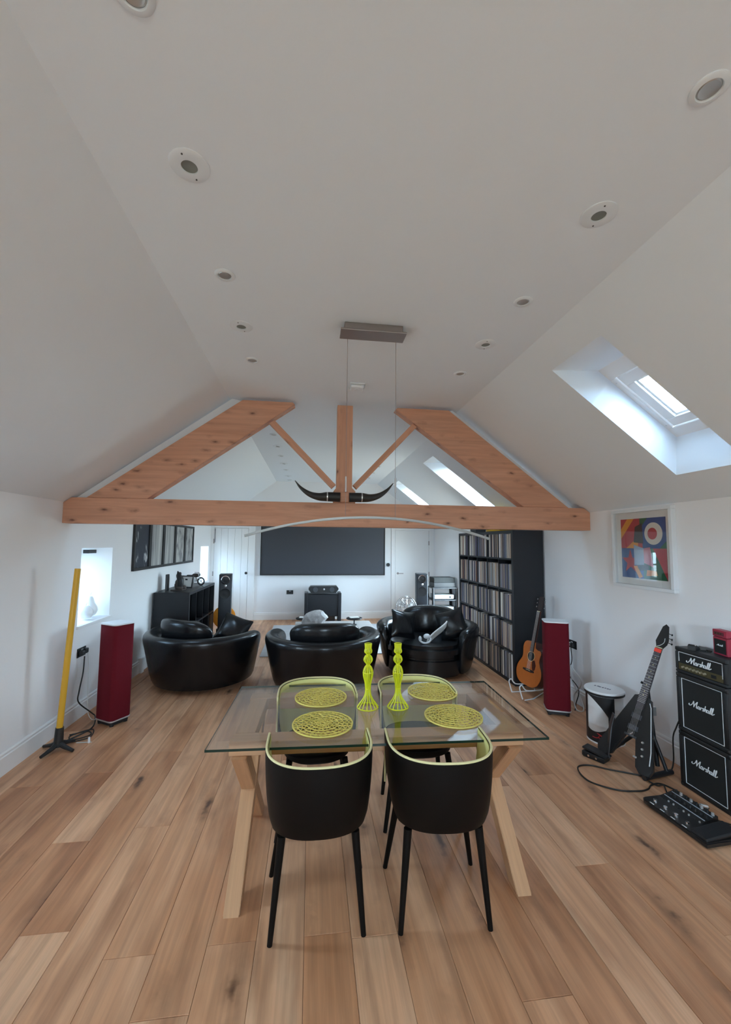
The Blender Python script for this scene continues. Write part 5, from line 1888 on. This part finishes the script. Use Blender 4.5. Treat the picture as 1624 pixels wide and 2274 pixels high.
def cabinet(label, z0, z1):
    t = amp_unit('speaker_cabinet', label, z0, z1, 'speaker')
    h_ = z1 - z0
    B().box(0.012, DP, -hw, hw, 0.0, h_, 0.012, 3).obj('case', TOLEX, t, smooth=40)
    f_ = B()
    for a, b_, c, d in ((-hw, hw, 0.0, 0.03), (-hw, hw, h_ - 0.03, h_), (-hw, -hw + 0.035, 0.03, h_ - 0.03), (hw - 0.035, hw, 0.03, h_ - 0.03)):
        f_.box(-0.004, 0.03, a, b_, c, d, 0.006)
    f_.obj('front_rim', TOLEX, t, smooth=40)
    B().box(0.004, 0.012, -hw + 0.03, hw - 0.03, 0.025, h_ - 0.025).obj('grille', GRILLE, t)
    a, c0, c1 = hw - 0.042, 0.034, h_ - 0.036
    B().tube([(0.002, a, c0), (0.002, -a, c0), (0.002, -a, c1), (0.002, a, c1)], 0.003, 6, closed=True).obj('white_piping', WPLAST, t)
    lg = script_logo(0.040, 0.0030)
    bmesh.ops.transform(lg.bm, matrix=Matrix.Translation((0.0015, 0.005, h_ * 0.49)) @ LM, verts=lg.bm.verts)
    lg.obj('script_logo', WPLAST, t)
    for y in (-hw + 0.012, hw - 0.012):
        for z in (0.012, h_ - 0.012):
            B().sph((0.004, y, z), 0.013, 10).obj('corner_cap', PLASTIC, t, smooth=True)
    return t


cabinet('black speaker cabinet with white script, bottom of the amplifier stack', 0.0, 0.386)
cabinet('black speaker cabinet with white script, middle of the amplifier stack', 0.388, 0.800)
hd = amp_unit('amplifier_head', 'black amplifier head with gold control strip topping the stack', 0.802, 0.985)
hh = 0.183
B().box(0.012, DP, -hw, hw, 0, hh, 0.018, 3).obj('case', TOLEX, hd, smooth=40)
f_ = B()
for a, b_, c, d in ((-hw, hw, 0.0, 0.022), (-hw, hw, hh - 0.03, hh), (-hw, -hw + 0.022, 0.022, hh - 0.03), (hw - 0.022, hw, 0.022, hh - 0.03)):
    f_.box(-0.004, 0.03, a, b_, c, d, 0.008)
f_.obj('front_rim', TOLEX, hd, smooth=40)
B().box(0.004, 0.013, -hw + 0.02, hw - 0.02, 0.018, hh - 0.02).obj('front_panel', GRILLE, hd)
B().box(0.001, 0.006, -hw + 0.024, hw - 0.024, 0.024, 0.070, 0.001).obj('control_strip', GOLD, hd)
B().tube([(0.002, hw - 0.028, 0.08), (0.002, hw - 0.028, hh - 0.036), (0.002, -hw + 0.028, hh - 0.036), (0.002, -hw + 0.028, 0.05)], 0.0025, 6).obj('white_piping', WPLAST, hd)
for y in (0.125, 0.095, 0.068, 0.040, 0.012, -0.014, -0.042):
    B().cyl((0.001, y, 0.047), (-0.014, y, 0.047), 0.0085, 0.007, 14).obj('knob', mat('knob_gold', (0.55, 0.50, 0.36), 0.3, 0.6), hd, smooth=True)
B().box(-0.002, 0.002, -0.12, -0.085, 0.036, 0.058, 0.001).obj('rocker_switch', BLACK, hd)
lg = script_logo(0.040, 0.0032)
bmesh.ops.transform(lg.bm, matrix=Matrix.Translation((0.0025, 0.010, 0.084)) @ LM, verts=lg.bm.verts)
lg.obj('script_logo', WPLAST, hd)

# small red toy stack on the head
mn = thing('mini_amplifier', 'tiny red amplifier stack standing on the black amplifier head', 'amplifier', (2.778, 2.548, 0.986), math.radians(-8))
B().box(0, 0.055, -0.058, 0.058, 0, 0.118, 0.003).obj('cabinet', REDV, mn)
B().box(-0.002, 0.055, -0.058, 0.058, 0.121, 0.168, 0.004).obj('head', REDV, mn)
B().box(-0.002, 0.002, -0.046, 0.046, 0.012, 0.105).obj('grille', GRILLE, mn)
B().box(-0.0035, -0.0015, -0.035, 0.045, 0.132, 0.155).obj('control_panel', mat('dark_red_panel', (0.12, 0.02, 0.03), 0.5), mn)
for y in (0.03, 0.01, -0.012):
    B().cyl((-0.002, y, 0.144), (-0.008, y, 0.144), 0.005, n=10).obj('knob', GOLD, mn)
lg = script_logo(0.0105, 0.0011)
bmesh.ops.transform(lg.bm, matrix=Matrix.Translation((-0.003, 0.0, 0.062)) @ LM, verts=lg.bm.verts)
lg.obj('script_logo', WPLAST, mn)
B().box(0.005, 0.05, -0.05, 0.05, 0.117, 0.122).obj('joint', BLACK, mn)

tu = thing('clip_tuner', 'small black foot pedal with light edge lying on the amplifier head', 'pedal', (2.73, 2.70, 0.986), math.radians(25))
B().prism([(-0.04, 0), (0.04, 0), (0.03, 0.018), (-0.025, 0.04), (-0.04, 0.03)], -0.025, 0.025, M=Matrix.Rotation(PI / 2, 4, 'X'), bev=0.003).obj('body', PLASTIC, tu)
B().cyl((-0.035, -0.02, 0.038), (0.02, -0.02, 0.027), 0.003, n=6).obj('light_edge', SILVER, tu)
cable('short black lead lying coiled on the amplifier head beside the red toy stack', [(2.74, 2.66, 0.992), (2.76, 2.645, 0.992), (2.785, 2.66, 0.992), (2.80, 2.64, 0.992), (2.79, 2.625, 0.992), (2.765, 2.632, 0.992)], 0.005)
cable('black lead hanging from the amplifier head down to the guitar stand foot', [(2.78, 2.834, 0.79), (2.775, 2.875, 0.72), (2.765, 2.885, 0.60), (2.78, 2.87, 0.50), (2.77, 2.92, 0.36), (2.765, 2.95, 0.27), (2.76, 2.95, 0.10), (2.74, 2.96, 0.02), (2.70, 2.98, 0.006), (2.62, 2.97, 0.006)], 0.005)

# ------------------------------------------------------------------ multi-effects floor board
pb = thing('effects_board', 'black multi-effects pedal board with knobs on the floor before the amplifiers', 'pedal board', (2.385, 2.452, 0), math.radians(3.5))
# local: y along the row of switches, +x towards the amplifiers
out = [(-0.135, -0.225), (0.115, -0.225), (0.135, -0.20), (0.135, 0.20), (0.115, 0.225), (-0.115, 0.225), (-0.135, 0.20)]
B().prism(out, 0.006, 0.035, bev=0.006).obj('chassis', PLASTIC, pb)
B().prism([(0.0, 0.0), (0.13, 0.0), (0.13, 0.028), (0.0, 0.0)][:3], -0.075, 0.215, M=Matrix.Translation((0, 0.0, 0.035)) @ Matrix.Rotation(PI / 2, 4, 'X') @ Matrix.Diagonal((1, 1, -1, 1))).obj('raised_panel', PLASTIC, pb)
B().box(-0.12, 0.12, -0.215, -0.11, 0.037, 0.058, 0.008, M=Matrix.Rotation(math.radians(-5), 4, 'Y')).obj('treadle', BLACK, pb)
for y in (0.16, 0.085, 0.01, -0.065):
    B().cyl((-0.085, y, 0.035), (-0.085, y, 0.050), 0.013, 0.011, 14).obj('foot_switch', CHROME, pb, smooth=True)
    B().box(-0.125, -0.118, y - 0.025, y + 0.005, 0.0345, 0.0362).obj('switch_label', WPLAST, pb)
for x in (0.035, 0.095):
    B().box(x - 0.003, x + 0.003, -0.07, 0.205, 0.036 + x * 0.215, 0.0385 + x * 0.215).obj('light_stripe', mat('stripe_grey', (0.42, 0.48, 0.55), 0.5), pb)
for i in range(8):
    y = 0.19 - i * 0.035
    B().cyl((0.065, y, 0.048), (0.065, y, 0.065), 0.011, 0.009, 12).obj('knob', PLASTIC, pb, smooth=True)
    B().cyl((0.115, y, 0.058), (0.115, y, 0.075), 0.010, 0.008, 12).obj('knob', SILVER if i % 2 else PLASTIC, pb, smooth=True)
    B().cyl((0.004, y - 0.01, 0.035), (0.004, y - 0.01, 0.043), 0.006, 0.005, 10).obj('button', SILVER if i % 3 else PLASTIC, pb)
B().box(-0.12, 0.12, -0.20, 0.20, 0.0, 0.0065).obj('rubber_base', BLACK, pb)
B().cyl((0.12, 0.03, 0.07), (0.165, 0.02, 0.06), 0.010, n=10).obj('jack_plug', SILVER, pb, smooth=True)

cable('long black guitar lead looping over the floor before the guitar stand', [(2.52, 2.93, 0.006), (2.44, 2.98, 0.006), (2.30, 3.06, 0.006), (2.20, 3.13, 0.006), (2.09, 3.12, 0.006), (2.04, 3.0, 0.006), (2.06, 2.90, 0.006), (2.18, 2.80, 0.006), (2.32, 2.775, 0.006), (2.40, 2.79, 0.006), (2.46, 2.83, 0.006), (2.54, 2.84, 0.006), (2.58, 2.76, 0.006), (2.59, 2.66, 0.006), (2.585, 2.56, 0.012), (2.565, 2.49, 0.045)], 0.0055)
cable('thin dark lead crossing the floor from the guitar foot to the pedal board corner', [(2.48, 2.875, 0.007), (2.50, 2.82, 0.007), (2.53, 2.80, 0.017), (2.50, 2.74, 0.007), (2.485, 2.70, 0.007)], 0.005)
cable('short black power lead between the pedal board and the bottom cabinet', [(2.53, 2.40, 0.03), (2.58, 2.42, 0.006), (2.62, 2.38, 0.006), (2.66, 2.34, 0.006), (2.68, 2.26, 0.006)], 0.005)
